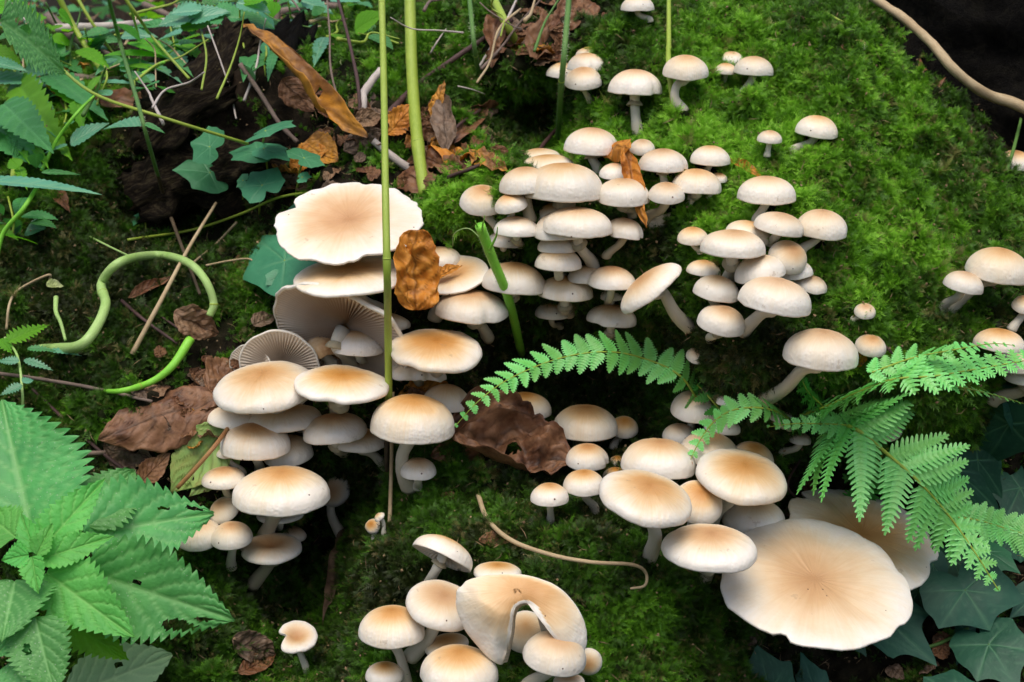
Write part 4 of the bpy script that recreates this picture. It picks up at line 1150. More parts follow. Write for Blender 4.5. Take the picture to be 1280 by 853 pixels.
# the large wrapped cap of the bottom clump: a kidney shaped sheet folded round its stem
def wrapped_cap():
    loc, nor, dd = hit(640, 800)
    D = dd - 0.062
    outer = [(724,830),(731,812),(733,792),(728,772),(716,752),(699,735),(676,724),(650,718),(625,718),(604,720),(585,726),(573,737),(570,752),(574,770),(582,788),(596,806),(612,823),(628,830)]
    fold_ = [(634,812),(638,796),(640,782),(641,770),(645,760),(652,755),(661,755),(669,761),(676,772),(684,786),(694,800),(706,813)]
    out = outer + fold_
    cxp, cyp = 646, 737
    n = len(out)
    v, f, rad, rt = [], [], [], []
    NRr = 26
    sub = []
    for i in range(n):
        a, b, c, d = [Vector((*out[(i + q) % n], 0)) for q in (-1, 0, 1, 2)]
        for t in (0, .2, .4, .6, .8):
            sub.append(0.5 * ((2 * b) + (c - a) * t + (2 * a - 5 * b + 4 * c - d) * t * t + (3 * b - a - 3 * c + d) * t ** 3))
    n = len(sub)
    for i, q in enumerate(sub):
        k_ = noise.noise(Vector((i * .35, 1, 0))) * 1.2
        q.x += k_; q.y += k_
    nO = len(outer) * 5
    SO, SF = sub[:nO], sub[nO - 4:]
    def P(i, t, side=0.0):
        q = sub[i]
        x, y = cxp + (q.x - cxp) * t, cyp + (q.y - cyp) * t
        dO = min((x - p.x) ** 2 + (y - p.y) ** 2 for p in SO) ** .5
        dF = min((x - p.x) ** 2 + (y - p.y) ** 2 for p in SF) ** .5
        z = 0.019 * (1 - (1 - min(dO / 75, 1)) ** 2.4) - 0.004 * math.exp(-dF / 7) + 0.0016 * noise.noise(Vector((x / 24, y / 24, 0)))
        rd = min(1.0, math.hypot((x - 662) / 92.0, (y - 744) / (78.0 if y > 744 else 60.0)) ** 1.15 + .04)
        rd = max(rd, .92 * (1 - dO / 9.0))
        if dF < 4: rd = max(rd, .95)
        return at_depth(x, y, D - z + side), min(rd, 1)
    p_, r_ = P(0, 0); v.append(p_); rad.append(r_); rt.append((0, 0, 3))
    for t in [(k / NRr) for k in range(1, NRr + 1)]:
        for i in range(n):
            p_, r_ = P(i, t); v.append(p_); rad.append(r_); rt.append((t, abs(2 * i / n - 1) * 3, 3))
    for t, s in ((1.008, .0016), (.99, .003), (.8, .0040), (.5, .004), (.2, .004)):
        for i in range(n):
            p_, r_ = P(i, t, s); v.append(p_); rad.append(1.0); rt.append((t, abs(2 * i / n - 1) * 3, 3))
    for i in range(n):
        f.append((0, 1 + (i + 1) % n, 1 + i))
    for k in range(NRr + 4):
        for i in range(n):
            a, b = 1 + k * n + i, 1 + k * n + (i + 1) % n
            f.append((a, a + n, b + n, b))
    bp, bn, bd = hit(690, 856)
    root = thing('mushroom', 'large cap wrapped round its own stem in a kidney shaped fold', 'mushroom', bp, G_B)
    cap = mesh_obj('cap', origin_shift(v, v[0]), f, M['cap'], True, {'rad': rad, 'rt': rt, 'tan': [.62] * len(v)})
    put(cap, Matrix.Translation(v[0]), root)
    # gills along the fold
    gv, gf, gr = [], [], []
    fold = [(724,831)] + fold_[::-1] + [(629,829)]
    fp_ = catmull([Vector((*q, 0)) for q in fold], 8)
    for i, q in enumerate(fp_):
        for j in range(5):
            u = j / 4
            inx, iny = 668, 800
            x = q.x + (inx - q.x) * u * 0.14; y = q.y + (iny - q.y) * u * 0.05
            gv.append(at_depth(x, y, D - 0.001 + u * 0.014 + (0.0012 if i % 2 else 0))); gr.append(1 - u)
    for i in range(len(fp_) - 1):
        for j in range(4):
            a = i * 5 + j
            gf.append((a, a + 1, a + 6, a + 5))
    g = mesh_obj('gills', origin_shift(gv, v[0]), gf, M['gill'], False, {'rad': gr, 'tan': [0.15] * len(gv)})
    g.parent = cap
    st = catmull([at_depth(676, 752, D + .010), at_depth(686, 790, D + .030), at_depth(692, 830, D + .045), bp + V * .006], 6)
    tube('stem', st, [0.0055] * len(st), M['stem'], root, 14, rough=.1)
    CLEAR.append((tuple(v[0]), 0.04))
wrapped_cap()

# ------------------------------------------------------------------ leaves
def leaf_frame(b, t, fb, ft, face, roll=0.0, bd=None, td=None):
    P0 = pt(b[0], b[1], fb) if bd is None else at_depth(b[0], b[1], bd)
    P1 = pt(t[0], t[1], ft) if td is None else at_depth(t[0], t[1], td)
    x = (P1 - P0); L = x.length; x.normalize()
    n = (-V * face + UP * (1 - face)).normalized()
    n = Matrix.Rotation(R_(roll), 3, x) @ n
    y = n.cross(x).normalized()
    z = x.cross(y).normalized()
    dd = ray((b[0] + t[0]) / 2, (b[1] + t[1]) / 2).normalized()
    fore = max(0.22, y.cross(dd).length)
    dep_ = ((P0 + P1) / 2 - CAM).dot(V)
    return P0, frame(x, y, z, P0), L, dep_ / FPX / fore

def outline_w(kind, u):
    if kind == 'nettle':      # broad near the base, long pointed tip
        return (math.sin(math.pi * u ** 0.62) ** 0.85) * (1 - 0.15 * u) if 0 < u < 1 else 0
    if kind == 'lance':
        return math.sin(math.pi * u ** 0.8) ** 1.1 if 0 < u < 1 else 0
    if kind == 'square': return math.sin(math.pi * u ** 0.9) ** 0.3 if 0 < u < 1 else 0
    return math.sin(math.pi * u ** 0.75) ** 0.75 if 0 < u < 1 else 0

def leaf_geo(L, W, kind='nettle', teeth=14, tooth=0.12, nv=7, fold=0.15, droop=0.12, quilt=0.03, seed=0, nu=None, crump=0.0, curl=0.0, holes=(), ripple=0.0, twist=0.0):
    """blade in local x (length), y (width), z; toothed rim, sunken veins, quilting between them"""
    nu = nu or max(24, teeth * 5)
    nh = 13
    r = random.Random(seed)
    v, f, ve = [], [], []
    o1 = Vector((seed * 3.1, seed * 1.7, 0.4))
    asym = r.uniform(-.08, .08)
    for i in range(nu + 1):
        u = i / nu
        w0 = outline_w(kind, min(max(u, 0.004), 0.996)) * W / 2
        if crump: w0 *= 1 + .13 * noise.noise(Vector((u * 6, seed, 1))) + .10 * noise.noise(Vector((u * 17, seed, 1)))
        for j in range(-nh, nh + 1):
            s = j / nh
            ph = (u * teeth + 0.35 * abs(s)) % 1.0
            th = 1 - tooth * (ph ** 2.0 if u > 0.05 else 0) * 1.25
            ww = w0 * (th if abs(s) > 0.5 else 1 - (1 - th) * abs(s) * 2)
            fw = tooth * L / max(teeth, 1) * 0.9 * (abs(s) ** 4)
            y = s * ww * (1 + asym * (1 if s > 0 else -1))
            x = u * L + fw * (1 - ph)
            # side veins run obliquely forward
            q = (u * nv - abs(s) * 1.15 * (W / L) * nv * 0.42) % 1.0
            dv = min(q, 1 - q) / nv * L * 0.9
            vn = math.exp(-(dv / (0.016 * L)) ** 2) * (1 - 0.3 * abs(s)) * (1 if u > 0.03 else 0)
            vm = math.exp(-(y / (0.012 * L)) ** 2)
            z = fold * abs(y) - droop * L * u * u - quilt * W * vm * 0.4 + quilt * W * 0.35 * math.sin(math.pi * q) ** .7 * min(1, abs(s) * 3)
            z += ripple * W * math.sin(u * 9 + seed + (1.5 if s > 0 else 0)) * abs(s) ** 2
            if crump:
                p3 = Vector((x / L * 3.2, y / L * 3.2, 0)) + o1
                z += crump * L * (0.5 * noise.noise(p3) + 0.42 * noise.noise(p3 * 2.3) + 0.28 * abs(noise.noise(p3 * 4.6)) + .10 * noise.noise(p3 * 9))
                y += crump * L * 0.25 * noise.noise(p3 * 1.7 + Vector((9, 0, 0)))
            if twist:
                a = twist * (u - .3); y, z = y * math.cos(a) - z * math.sin(a), y * math.sin(a) + z * math.cos(a)
            if curl:
                rad = W / 2 / max(abs(curl), 0.05)
                a = (y / rad)
                sg = 1 if curl > 0 else -1
                y, z = rad * math.sin(a) , z * math.cos(a) + sg * rad * (1 - math.cos(a))
            v.append(Vector((x, y, z)))
            ve.append(min(1, max(vm, vn * 0.8)))
    c = 2 * nh + 1
    for i in range(nu):
        for j in range(2 * nh):
            u = (i + .5) / nu; s = (j + .5 - nh) / nh
            if any(((u - hu) / (hr * W / L)) ** 2 + ((s - hs) / hr / 1.4) ** 2 < 1 + .5 * noise.noise(Vector((u * 20, s * 9, seed))) for hu, hs, hr in holes): continue
            a = i * c + j
            f.append((a, a + c, a + c + 1, a + 1))
    return v, f, ve

def thicken(o, t):
    md = o.modifiers.new('thickness', 'SOLIDIFY'); md.thickness = t; md.offset = 0
    return o

def leaf(name, b, t, wpx, m, fb=0.0, ft=0.0, face=0.5, parent=None, roll=0.0, bd=None, td=None, **kw):
    P0, Mx, L, sc = leaf_frame(b, t, fb, ft, face, roll, bd, td)
    W = wpx * sc
    v, f, ve = leaf_geo(L, W, **kw)
    o = mesh_obj(name, v, f, m, True, {'vein': ve})
    put(o, Mx, parent)
    return o

def ivy_geo(L, W, seed=0, lobes=None, fold=0.10, crump=0.02):
    """ivy blade: five points round the petiole, veins to each point"""
    r = random.Random(seed)
    lobes = lobes or [(0, 1.0), (52, .80), (-52, .80), (118, .62), (-118, .62)]
    NA, NRr = 72, 12
    v, f, ve = [Vector((0, 0, 0))], [], [1.0]
    js = [(R_(a + r.uniform(-6, 6)), l * r.uniform(.92, 1.08)) for a, l in lobes]
    def rim(a):
        best = 0.0
        for la, ll in js:
            da = abs((a - la + math.pi) % (2 * math.pi) - math.pi)
            q = ll / (math.cos(min(da, 1.25)) + 1.45 * math.sin(min(da, 1.25)))
            best += max(q, 0) ** 5
        q = best ** (1 / 5) * .93
        back = abs(abs(a) - math.pi)
        return q * (1 - 0.55 * math.exp(-(back / 0.28) ** 2))
    for k in range(1, NRr + 1):
        t = k / NRr
        for i in range(NA):
            a = -math.pi + 2 * math.pi * i / NA
            rr = rim(a) * t * (1 + .02 * math.sin(9 * a + seed))
            x, y = rr * math.cos(a) * L, rr * math.sin(a) * W / 1.5
            vn = 0
            for la, ll in js:
                da = (a - la + math.pi) % (2 * math.pi) - math.pi
                if abs(da) < 1.2:
                    vn = max(vn, math.exp(-(rr * math.sin(da) / 0.016) ** 2) * (1 - .5 * t))
                    # side veins
                    q = (rr * math.cos(da) * 6 - abs(rr * math.sin(da)) * 5) % 1
                    vn = max(vn, .28 * math.exp(-(min(q, 1 - q) / 0.07) ** 2) * (abs(da) < .5))
            z = fold * abs(y) * .8 - 0.16 * L * t * t * rim(a) ** 2 + crump * L * noise.noise(Vector((x / L * 3, y / L * 3, seed))) - 0.008 * L * vn
            v.append(Vector((x, y, z))); ve.append(vn)
    for i in range(NA):
        f.append((0, 1 + i, 1 + (i + 1) % NA))
    for k in range(NRr - 1):
        for i in range(NA):
            a, b = 1 + k * NA + i, 1 + k * NA + (i + 1) % NA
            f.append((a, a + NA, b + NA, b))
    return v, f, ve

IV = [0]
def ivy(label, b, t, wpx, m='ivy', fb=.02, ft=.02, face=.6, roll=0, root=None, grp='ivy leaves by the big mushroom', lobes=None, stalk=True, fold=.1):
    IV[0] += 1
    P0, Mx, L, sc = leaf_frame(b, t, fb, ft, face, roll)
    v, f, ve = ivy_geo(L, wpx * sc, IV[0], lobes, fold)
    rp = hit(*(root or (b[0] + 4, b[1] + 22)))[0]
    th = thing('ivy_sprig', label, 'ivy leaf', rp, grp)
    o = mesh_obj('leaf_blade', v, f, M[m], True, {'vein': ve})
    put(o, Mx, th)
    if stalk:
        mid = (rp + P0) / 2 + UP * .004
        tube('leaf_stalk', catmull([rp, mid, P0], 5), [.0009] * 11, M['stalk_dark' if m == 'ivy' else 'stalk_green'], th, 7)
    return th

# --- dead leaves
DL = [0]
def dead(label, b, t, wpx, m, fb=.01, ft=.01, face=.6, roll=0, crump=.16, curl=.0, kind='oval', grp=None, fold=0.05, twist=0.0, holes=(), droop=.05, stalk=None, nv=7, tooth=.05, teeth=9, quilt=.015):
    DL[0] += 1
    P0, Mx, L, sc = leaf_frame(b, t, fb, ft, face, roll)
    W = wpx * sc
    v, f, ve = leaf_geo(L, W, kind, teeth, tooth, nv, fold, droop, quilt, DL[0] * 1.37, 34, crump, curl, holes, .03, twist)
    o = mesh_obj('dead_leaf', v, f, M[m], True, {'vein': ve})
    o.matrix_basis = Mx
    if stalk:
        rootm = thing('dead_leaf', label, 'dead leaf', P0, grp)
        o.name = 'leaf_blade'
        put(o, Mx, rootm)
        tube('midrib', catmull([pt(q[0], q[1], q[2]) for q in stalk], 6), .0018, M['twig_red'], rootm, 7)
        thicken(o, .0004)
        return rootm
    thicken(o, .0002)
    tag(o, label, 'dead leaf', grp)
    return o

dead('crumpled orange leaf standing between the wide white caps', (520,388),(518,288),64,'dead_orange',fb=.085,ft=.075,face=.9,roll=12,crump=.30,curl=.95,nv=5,kind='square',fold=0)
dead('orange curl of leaf lying on the flat white cap',(536,350),(577,330),15,'dead_orange',fb=.05,ft=.055,face=.5,crump=.15,curl=.8,kind='lance')
dead('rolled orange leaf under the standing orange one',(498,374),(546,380),22,'dead_orange',fb=.045,ft=.05,face=.9,crump=.15,curl=1.2)
dead('hooded orange leaf end draped over a tan cap',(790,188),(738,174),36,'dead_orange',fb=.060,ft=.068,face=.85,roll=-15,crump=.10,curl=-.9,droop=.2)
dead('long twisted orange leaf strip hanging between the upper caps',(780,182),(806,284),30,'dead_orange',fb=.060,ft=.050,face=.9,crump=.10,curl=1.1,kind='lance',twist=1.0)
dead('small orange leaf behind the brown capped mushrooms',(498,500),(560,478),34,'dead_orange',fb=.012,ft=.01,face=.75,crump=.12,curl=.3)
dead('long brown bark strip of leaf on moss left of the pale cluster',(910,198),(956,221),13,'dead_orange',fb=.008,ft=.008,face=.7,crump=.06,curl=1.0,kind='lance')
dead('big crumpled brown leaf in the hollow under the fern tip',(558,526),(714,580),118,'dead_dark',fb=.040,ft=.028,face=.80,roll=-22,crump=.36,curl=1.5,holes=((.38,-.35,.10),(.55,-.25,.07)),nv=8,quilt=.05)
dead('second layer of the crumpled brown leaf, dull and folded',(540,575),(690,545),60,'dead_brown',fb=.012,ft=.012,face=.7,crump=.2,curl=-.4)
dead('broad brown dead leaf with dark veins left of the left cluster',(270,498),(122,545),80,'dead_dark',fb=.022,ft=.030,face=.65,crump=.10,curl=-.6,nv=6,quilt=.06,fold=-.1)
dead('rust brown leaf standing behind the broad veined one',(262,490),(310,440),48,'dead_brown',fb=.012,ft=.010,face=.6,crump=.2,curl=.4)
dead('small curled rust leaf below the broad veined one',(172,606),(212,566),34,'dead_brown',fb=.012,ft=.016,face=.8,crump=.08,curl=.7,kind='lance')
dead('crumpled dark leaf scraps under the veined leaf',(130,560),(190,572),40,'dead_grey',fb=.006,ft=.008,face=.7,crump=.25)
dead('half green half brown leaf with a red midrib by the left cluster',(286,532),(212,616),76,'half_dead',fb=.030,ft=.028,face=.75,crump=.03,kind='lance',nv=7,fold=.25,stalk=((290,528,.038),(270,556,.040),(246,584,.040),(222,610,.036)))
dead('green inner side of a leaf beside the red midrib',(300,560),(236,620),40,'half_dead',fb=.016,ft=.014,face=.7,crump=.05,kind='lance')
dead('crumpled leaf caught on the curled green stalk',(218,392),(274,418),44,'dead_tan',fb=.045,ft=.035,face=.9,crump=.22,curl=.5)
dead('rolled brown leaf inside the loop of the curled stalk',(160,372),(215,345),18,'dead_brown',fb=.01,ft=.01,face=.7,crump=.1,curl=1.3,kind='lance')
dead('long yellow and brown curled leaf slanting across the upper left',(304,34),(456,168),34,'dead_yellow',fb=.34,ft=.05,face=.75,roll=-40,crump=.14,curl=1.7,twist=.9,kind='oval',nv=12,holes=((.6,.3,.1),))
dead('brown leaf hanging under the long yellow curled one',(352,100),(392,140),36,'dead_brown',fb=.04,ft=.03,face=.8,crump=.2)
dead('leaf with a bright orange patch behind the ivy',(378,180),(422,200),44,'dead_yellow',fb=.03,ft=.03,face=.7,crump=.15,curl=.4)
dead('orange leaf lit from behind beside the ivy sprigs',(362,206),(410,184),32,'dead_orange',fb=.02,ft=.03,face=.6,crump=.12,curl=.3)
dead('curled brown leaf rolled like a shell by the thin green stalk',(444,150),(476,146),30,'dead_tan',fb=.035,ft=.03,face=.9,crump=.2,curl=1.0)
dead('grey brown leaf under the shell shaped one',(430,190),(478,160),30,'dead_grey',fb=.02,ft=.02,face=.8,crump=.25)
dead('serrated rust leaf behind the thin green stalk',(484,168),(520,130),34,'dead_orange',fb=.02,ft=.03,face=.8,crump=.1,curl=.3,tooth=.15,teeth=12)
dead('pale green fallen leaf on the far moss',(426,82),(476,64),28,'yellow_green',fb=.012,ft=.012,face=.45,crump=.05)
dead('brown leaf lying on the mossy slope left of the thick stalk',(496,222),(560,232),40,'dead_brown',fb=.012,ft=.014,face=.6,crump=.15)
dead('tall folded brown leaf in the litter right of the thick stalk',(560,190),(548,110),34,'dead_grey',fb=.02,ft=.02,face=.85,crump=.15,curl=.8)
dead('brown leaf folded into a v in the litter',(566,182),(612,128),26,'dead_brown',fb=.022,ft=.012,face=.85,crump=.12,curl=.9)
dead('small flat pinkish leaf at the end of the litter',(590,182),(608,164),16,'dead_brown',fb=.02,ft=.02,face=.8,crump=.05)
dead('yellowish scrap of leaf at the right of the litter',(588,190),(632,212),26,'dead_yellow',fb=.02,ft=.012,face=.6,crump=.15)
dead('dark brown leaf across the litter above the green moss lip',(530,205),(600,205),40,'dead_brown',fb=.018,ft=.02,face=.6,crump=.2,curl=.3)
dead('rust leaf flat in the litter in front of the thick stalk',(540,180),(590,195),34,'dead_orange',fb=.012,ft=.012,face=.5,crump=.2)
dead('tall brown leaf hanging behind the pale slanting stalk',(622,8),(616,80),30,'dead_brown',fb=.02,ft=.02,face=.9,crump=.15,curl=.8)
dead('crumpled brown leaf at the top between two stalks',(670,70),(712,8),50,'dead_brown',fb=.02,ft=.02,face=.8,crump=.25)
dead('large pinkish brown leaf at the top edge beside the hairy stalk',(740,6),(690,30),44,'dead_brown',fb=.02,ft=.025,face=.7,crump=.2)
dead('small leaf curl on the moss below the green pale twig',(540,150),(556,100),16,'dead_yellow',fb=.02,ft=.02,face=.8,crump=.2)
dead('long rust leaf over the far rotten wood on the left',(104,128),(214,122),26,'dead_brown',fb=.05,ft=.02,face=.6,crump=.08,curl=.5,kind='lance')
dead('rust leaf hanging by the nettle at the far left',(62,165),(58,125),20,'dead_brown',fb=.05,ft=.05,face=.9,crump=.1,curl=.7)
dead('thin brown leaf hanging down the dark left slope',(66,232),(84,262),18,'dead_brown',fb=.02,ft=.02,face=.9,crump=.1,kind='lance')
dead('brown leaf hanging in the dark gap below the bell shaped cap',(432,656),(404,774),22,'dead_grey',fb=.012,ft=.04,face=.9,crump=.08,curl=1.0,kind='lance')
dead('folded brown leaf left of the small dish shaped mushroom',(290,800),(345,818),40,'dead_grey',fb=.016,ft=.012,face=.7,crump=.2,curl=.4)
dead('rust leaf point poking out under the folded brown one',(298,842),(346,815),26,'dead_brown',fb=.012,ft=.012,face=.7,crump=.12,curl=.5)
dead('dark red leaf in the moss behind the bottom clump',(598,676),(650,668),20,'dead_brown',fb=.006,ft=.006,face=.6,crump=.1)
dead('red brown bits of leaf on the crest of the mound',(1054,62),(1064,50),14,'dead_brown',fb=.006,ft=.006,face=.8,crump=.1,curl=.6)
dead('rust flakes of leaf on moss below the crest',(1150,92),(1166,76),14,'dead_brown',fb=.006,ft=.006,face=.6,crump=.2)
dead('small dry leaf near the right shoulder of the mound',(1164,108),(1180,98),13,'dead_brown',fb=.006,ft=.006,face=.6,crump=.2)
dead('little rust leaf near the lower moss at the right',(1200,172),(1214,164),12,'dead_brown',fb=.006,ft=.006,face=.6,crump=.2)
dead('orange brown leaf behind the round pinkish cap',(1070,460),(1078,430),18,'dead_orange',fb=.005,ft=.01,face=.8,crump=.15)
# litter around the left cluster and under the ivy: one leaf at a time
lr = random.Random(5)
lit = [(300,480,34,'purplish dead leaf crushed behind the large left cap'),(246,470,30,'brittle brown leaf under the curled stalk end'),(226,500,24,'small rust leaf in the soil above the veined leaf'),(330,400,34,'brown leaf in the dark behind the gilled cap'),
       (262,452,26,'dark twisted leaf below the caught one'),(196,540,26,'rust leaf piece in the shade of the veined leaf'),(160,590,28,'dry tan leaf by the nettle tip'),(290,640,22,'dark leaf flake below the small left caps'),
       (330,200,34,'brown leaf under the ivy sprigs'),(300,230,30,'rust leaf behind the bright ivy leaf'),(352,236,26,'dark leaf beside the huge split cap'),(414,218,26,'leaf scrap between ivy and huge cap'),
       (396,130,30,'curled leaf behind the pale standing twig'),(352,340,30,'brown crumbs of leaf under the large ivy leaf'),(300,330,24,'pinkish leaf scrap on the left moss'),
       (940,800,26,'brown leaf in the soil left of the ivy'),(1000,800,30,'dark leaf under the rim of the huge cap'),(1180,800,30,'leaf in the soil between two ivy leaves'),(1240,770,26,'rust scrap by the right ivy'),
       (1120,840,28,'brown leaf at the lower edge among ivy'),(1010,610,26,'leaf scrap behind the broad pale cap'),(990,640,22,'brown flake on the dark bank by the cream caps'),(1265,790,24,'tan leaf at the right edge among ivy'),
       (640,30,30,'dead leaf in the far litter'),(700,55,26,'brown leaf behind the hairy stalk'),(580,140,22,'rust leaf bit above the litter'),(520,180,26,'brown leaf between the two green stalks'),(452,210,26,'leaf by the grey twig'),
       (760,20,24,'brown leaf at the top beside the mound'),(210,236,24,'dark leaf on the shaded slope'),(560,620,22,'brown leaf tip under the crumpled leaf'),(480,600,24,'leaf in the hollow behind the thin stalk'),(420,560,26,'dark leaf in the hollow under the squared cap')]
for (x, y, s_, lb) in lit:
    a = lr.uniform(0, 6.28)
    dead(lb, (x - s_ * .5 * math.cos(a), y - s_ * .35 * math.sin(a)), (x + s_ * .5 * math.cos(a), y + s_ * .35 * math.sin(a)), s_ * lr.uniform(.5, .75),
         lr.choice(['dead_brown', 'dead_grey', 'dead_brown', 'dead_tan']), fb=.006, ft=.010, face=lr.uniform(.3, .7), crump=lr.uniform(.12, .25), curl=lr.choice([0, .4, -.4, .8]), grp='dead leaves of the litter')

SEEN = set()
HEAP = [('the litter right of the thick stalk', 560, 175, 70, 50, 26), ('the top litter', 655, 45, 70, 45, 20),
        ('the litter round the ivy', 330, 215, 90, 35, 20), ('the litter left of the caps', 250, 500, 70, 90, 20), ('the right ivy bed', 1150, 760, 140, 80, 20),
        ('the grey twig dip', 440, 150, 50, 50, 16), ('the herb bed', 90, 110, 90, 40, 14), ('the dark left hollow', 430, 470, 90, 90, 16)]
for lb, hx, hy, sx_, sy_, cnt in HEAP:
    for q_ in range(cnt):
        x = hx + lr.gauss(0, .5) * sx_; y = hy + lr.gauss(0, .5) * sy_; s_ = lr.uniform(18, 38)
        a = lr.uniform(0, 6.28)
        for _t in range(40):
            mt = lr.choice(['dead_brown', 'dead_grey', 'dead_brown', 'dead_tan', 'dead_yellow'])
            cu = lr.choice([.3, .5, -.4, .9, 1.2]); al = lr.choice([.45, .6, .8])
            side = ('upper ' if y < hy else 'lower ') + ('left' if x < hx else 'right')
            ds = {'dead_brown': 'rust', 'dead_grey': 'greyish', 'dead_tan': 'tan', 'dead_yellow': 'yellowish'}[mt]
            sh = {.3: 'flat', .5: 'cupped', -.4: 'humped', .9: 'curled', 1.2: 'rolled'}[cu]
            lab = '%s %s %s%s leaf, %s of %s' % ('small' if s_ < 26 else 'large', ds, {.45: 'narrow ', .6: '', .8: 'broad '}[al], sh, side, lb)
            if lab not in SEEN: break
        SEEN.add(lab)
        dead(lab, (x - s_ * .5 * math.cos(a), y - s_ * .35 * math.sin(a)), (x + s_ * .5 * math.cos(a), y + s_ * .35 * math.sin(a)), s_ * al,
             mt, fb=lr.uniform(.003, .012), ft=lr.uniform(.005, .02), face=lr.uniform(.2, .85), roll=lr.uniform(-40, 40), crump=lr.uniform(.14, .3), curl=cu, grp='dead leaves of ' + lb)

# --- ivy, right
big = [(0, 1.0), (48, .72), (-48, .72), (110, .55), (-110, .55)]
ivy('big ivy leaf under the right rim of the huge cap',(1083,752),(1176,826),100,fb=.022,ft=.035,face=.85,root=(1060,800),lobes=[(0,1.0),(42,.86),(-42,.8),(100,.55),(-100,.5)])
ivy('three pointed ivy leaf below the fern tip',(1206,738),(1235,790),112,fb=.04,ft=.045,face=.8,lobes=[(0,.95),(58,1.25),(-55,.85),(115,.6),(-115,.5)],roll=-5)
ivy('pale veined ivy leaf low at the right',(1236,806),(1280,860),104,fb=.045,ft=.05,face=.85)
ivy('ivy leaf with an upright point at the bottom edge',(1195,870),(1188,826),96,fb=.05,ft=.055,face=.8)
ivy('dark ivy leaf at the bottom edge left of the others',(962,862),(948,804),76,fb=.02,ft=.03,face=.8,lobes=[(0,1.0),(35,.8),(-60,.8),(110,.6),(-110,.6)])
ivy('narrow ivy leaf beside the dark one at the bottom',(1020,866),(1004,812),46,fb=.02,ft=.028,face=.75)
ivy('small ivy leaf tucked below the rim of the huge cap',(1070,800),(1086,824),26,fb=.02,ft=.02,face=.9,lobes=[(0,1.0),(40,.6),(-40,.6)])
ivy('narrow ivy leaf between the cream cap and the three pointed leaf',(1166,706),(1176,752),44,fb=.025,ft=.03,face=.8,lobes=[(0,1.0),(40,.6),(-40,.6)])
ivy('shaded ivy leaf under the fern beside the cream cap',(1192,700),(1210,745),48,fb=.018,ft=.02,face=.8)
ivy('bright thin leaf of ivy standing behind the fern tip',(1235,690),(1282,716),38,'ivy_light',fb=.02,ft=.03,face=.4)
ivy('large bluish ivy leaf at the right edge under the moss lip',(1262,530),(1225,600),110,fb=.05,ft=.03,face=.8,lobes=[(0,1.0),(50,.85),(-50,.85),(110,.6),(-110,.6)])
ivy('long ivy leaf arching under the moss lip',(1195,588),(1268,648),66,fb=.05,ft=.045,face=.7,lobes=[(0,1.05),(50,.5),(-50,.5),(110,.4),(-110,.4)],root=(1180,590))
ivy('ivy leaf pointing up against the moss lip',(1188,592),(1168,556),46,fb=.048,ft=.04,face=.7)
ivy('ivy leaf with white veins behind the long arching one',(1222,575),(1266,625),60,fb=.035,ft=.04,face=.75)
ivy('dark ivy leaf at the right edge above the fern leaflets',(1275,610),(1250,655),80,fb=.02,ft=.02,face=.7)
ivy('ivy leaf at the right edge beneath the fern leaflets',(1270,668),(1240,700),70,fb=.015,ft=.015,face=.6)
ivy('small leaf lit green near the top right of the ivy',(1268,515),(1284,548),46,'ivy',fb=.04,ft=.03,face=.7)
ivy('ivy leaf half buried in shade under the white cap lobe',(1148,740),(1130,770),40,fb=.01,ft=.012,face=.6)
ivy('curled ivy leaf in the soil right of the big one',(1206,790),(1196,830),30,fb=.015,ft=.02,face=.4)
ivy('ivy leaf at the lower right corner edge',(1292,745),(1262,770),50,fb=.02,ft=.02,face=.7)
# --- ivy, left
G_I = 'ivy sprigs left of the huge split cap'
st = dict(m='ivy_light', grp=G_I)
ivy('bluish ivy leaf seen edge-on, uppermost left of the sprigs',(262,184),(236,178),58,face=.30,fb=.08,ft=.08,root=(268,215),**st)
ivy('ivy leaf bright underneath, highest of the sprigs',(332,164),(372,152),40,face=.22,fb=.09,ft=.09,root=(326,205),**st)
ivy('bright wide ivy leaf in the middle of the left sprigs',(262,216),(216,204),56,face=.42,fb=.075,ft=.08,root=(288,262),**st)
ivy('wavy ivy leaf between the highest and the flat facing one',(322,190),(284,184),42,face=.30,fb=.075,ft=.07,root=(318,226),**st)
ivy('second wavy ivy leaf just right of the first',(330,186),(362,194),40,face=.35,fb=.07,ft=.075,root=(336,226),**st)
ivy('star shaped ivy leaf facing the viewer',(328,232),(312,208),66,face=.8,fb=.07,ft=.06,root=(324,268),**st)
ivy('ivy leaf in front of the bright orange leaf patch',(380,198),(402,192),46,face=.30,fb=.06,ft=.06,root=(370,240),**st)
ivy('small round ivy leaf left of the bright wide one',(208,216),(220,222),22,face=.6,fb=.06,ft=.06,root=(208,240),**st)
ivy('small flat ivy leaf under the bright wide one',(250,226),(226,230),24,face=.35,fb=.06,ft=.06,root=(254,270),**st)
ivy('tiny two lobed ivy leaf low on the left',(182,266),(198,260),22,face=.5,fb=.03,ft=.03,root=(182,290),**st)
ivy('tiny dark ivy leaf beside the two lobed one',(174,272),(166,280),18,face=.8,fb=.03,ft=.03,root=(174,295),**st)
ivy('small ivy leaf touching the star shaped one',(304,226),(294,226),22,face=.5,fb=.07,ft=.07,root=(304,268),**st)
ivy('small ivy leaf above the huge cap rim',(378,222),(390,220),16,face=.4,fb=.05,ft=.05,root=(370,244),**st)
ivy('dark ivy leaf in shade left of the slanting brown stalk',(196,240),(186,252),28,'ivy',face=.5,fb=.02,ft=.02,grp=G_I)
ivy('large veined ivy leaf under the left rim of the huge cap',(356,326),(308,284),92,'ivy_light',face=.75,fb=.05,ft=.04,root=(356,352),grp=G_I,lobes=[(0,1.1),(60,.9),(-48,.75),(125,.5),(-110,.6)])
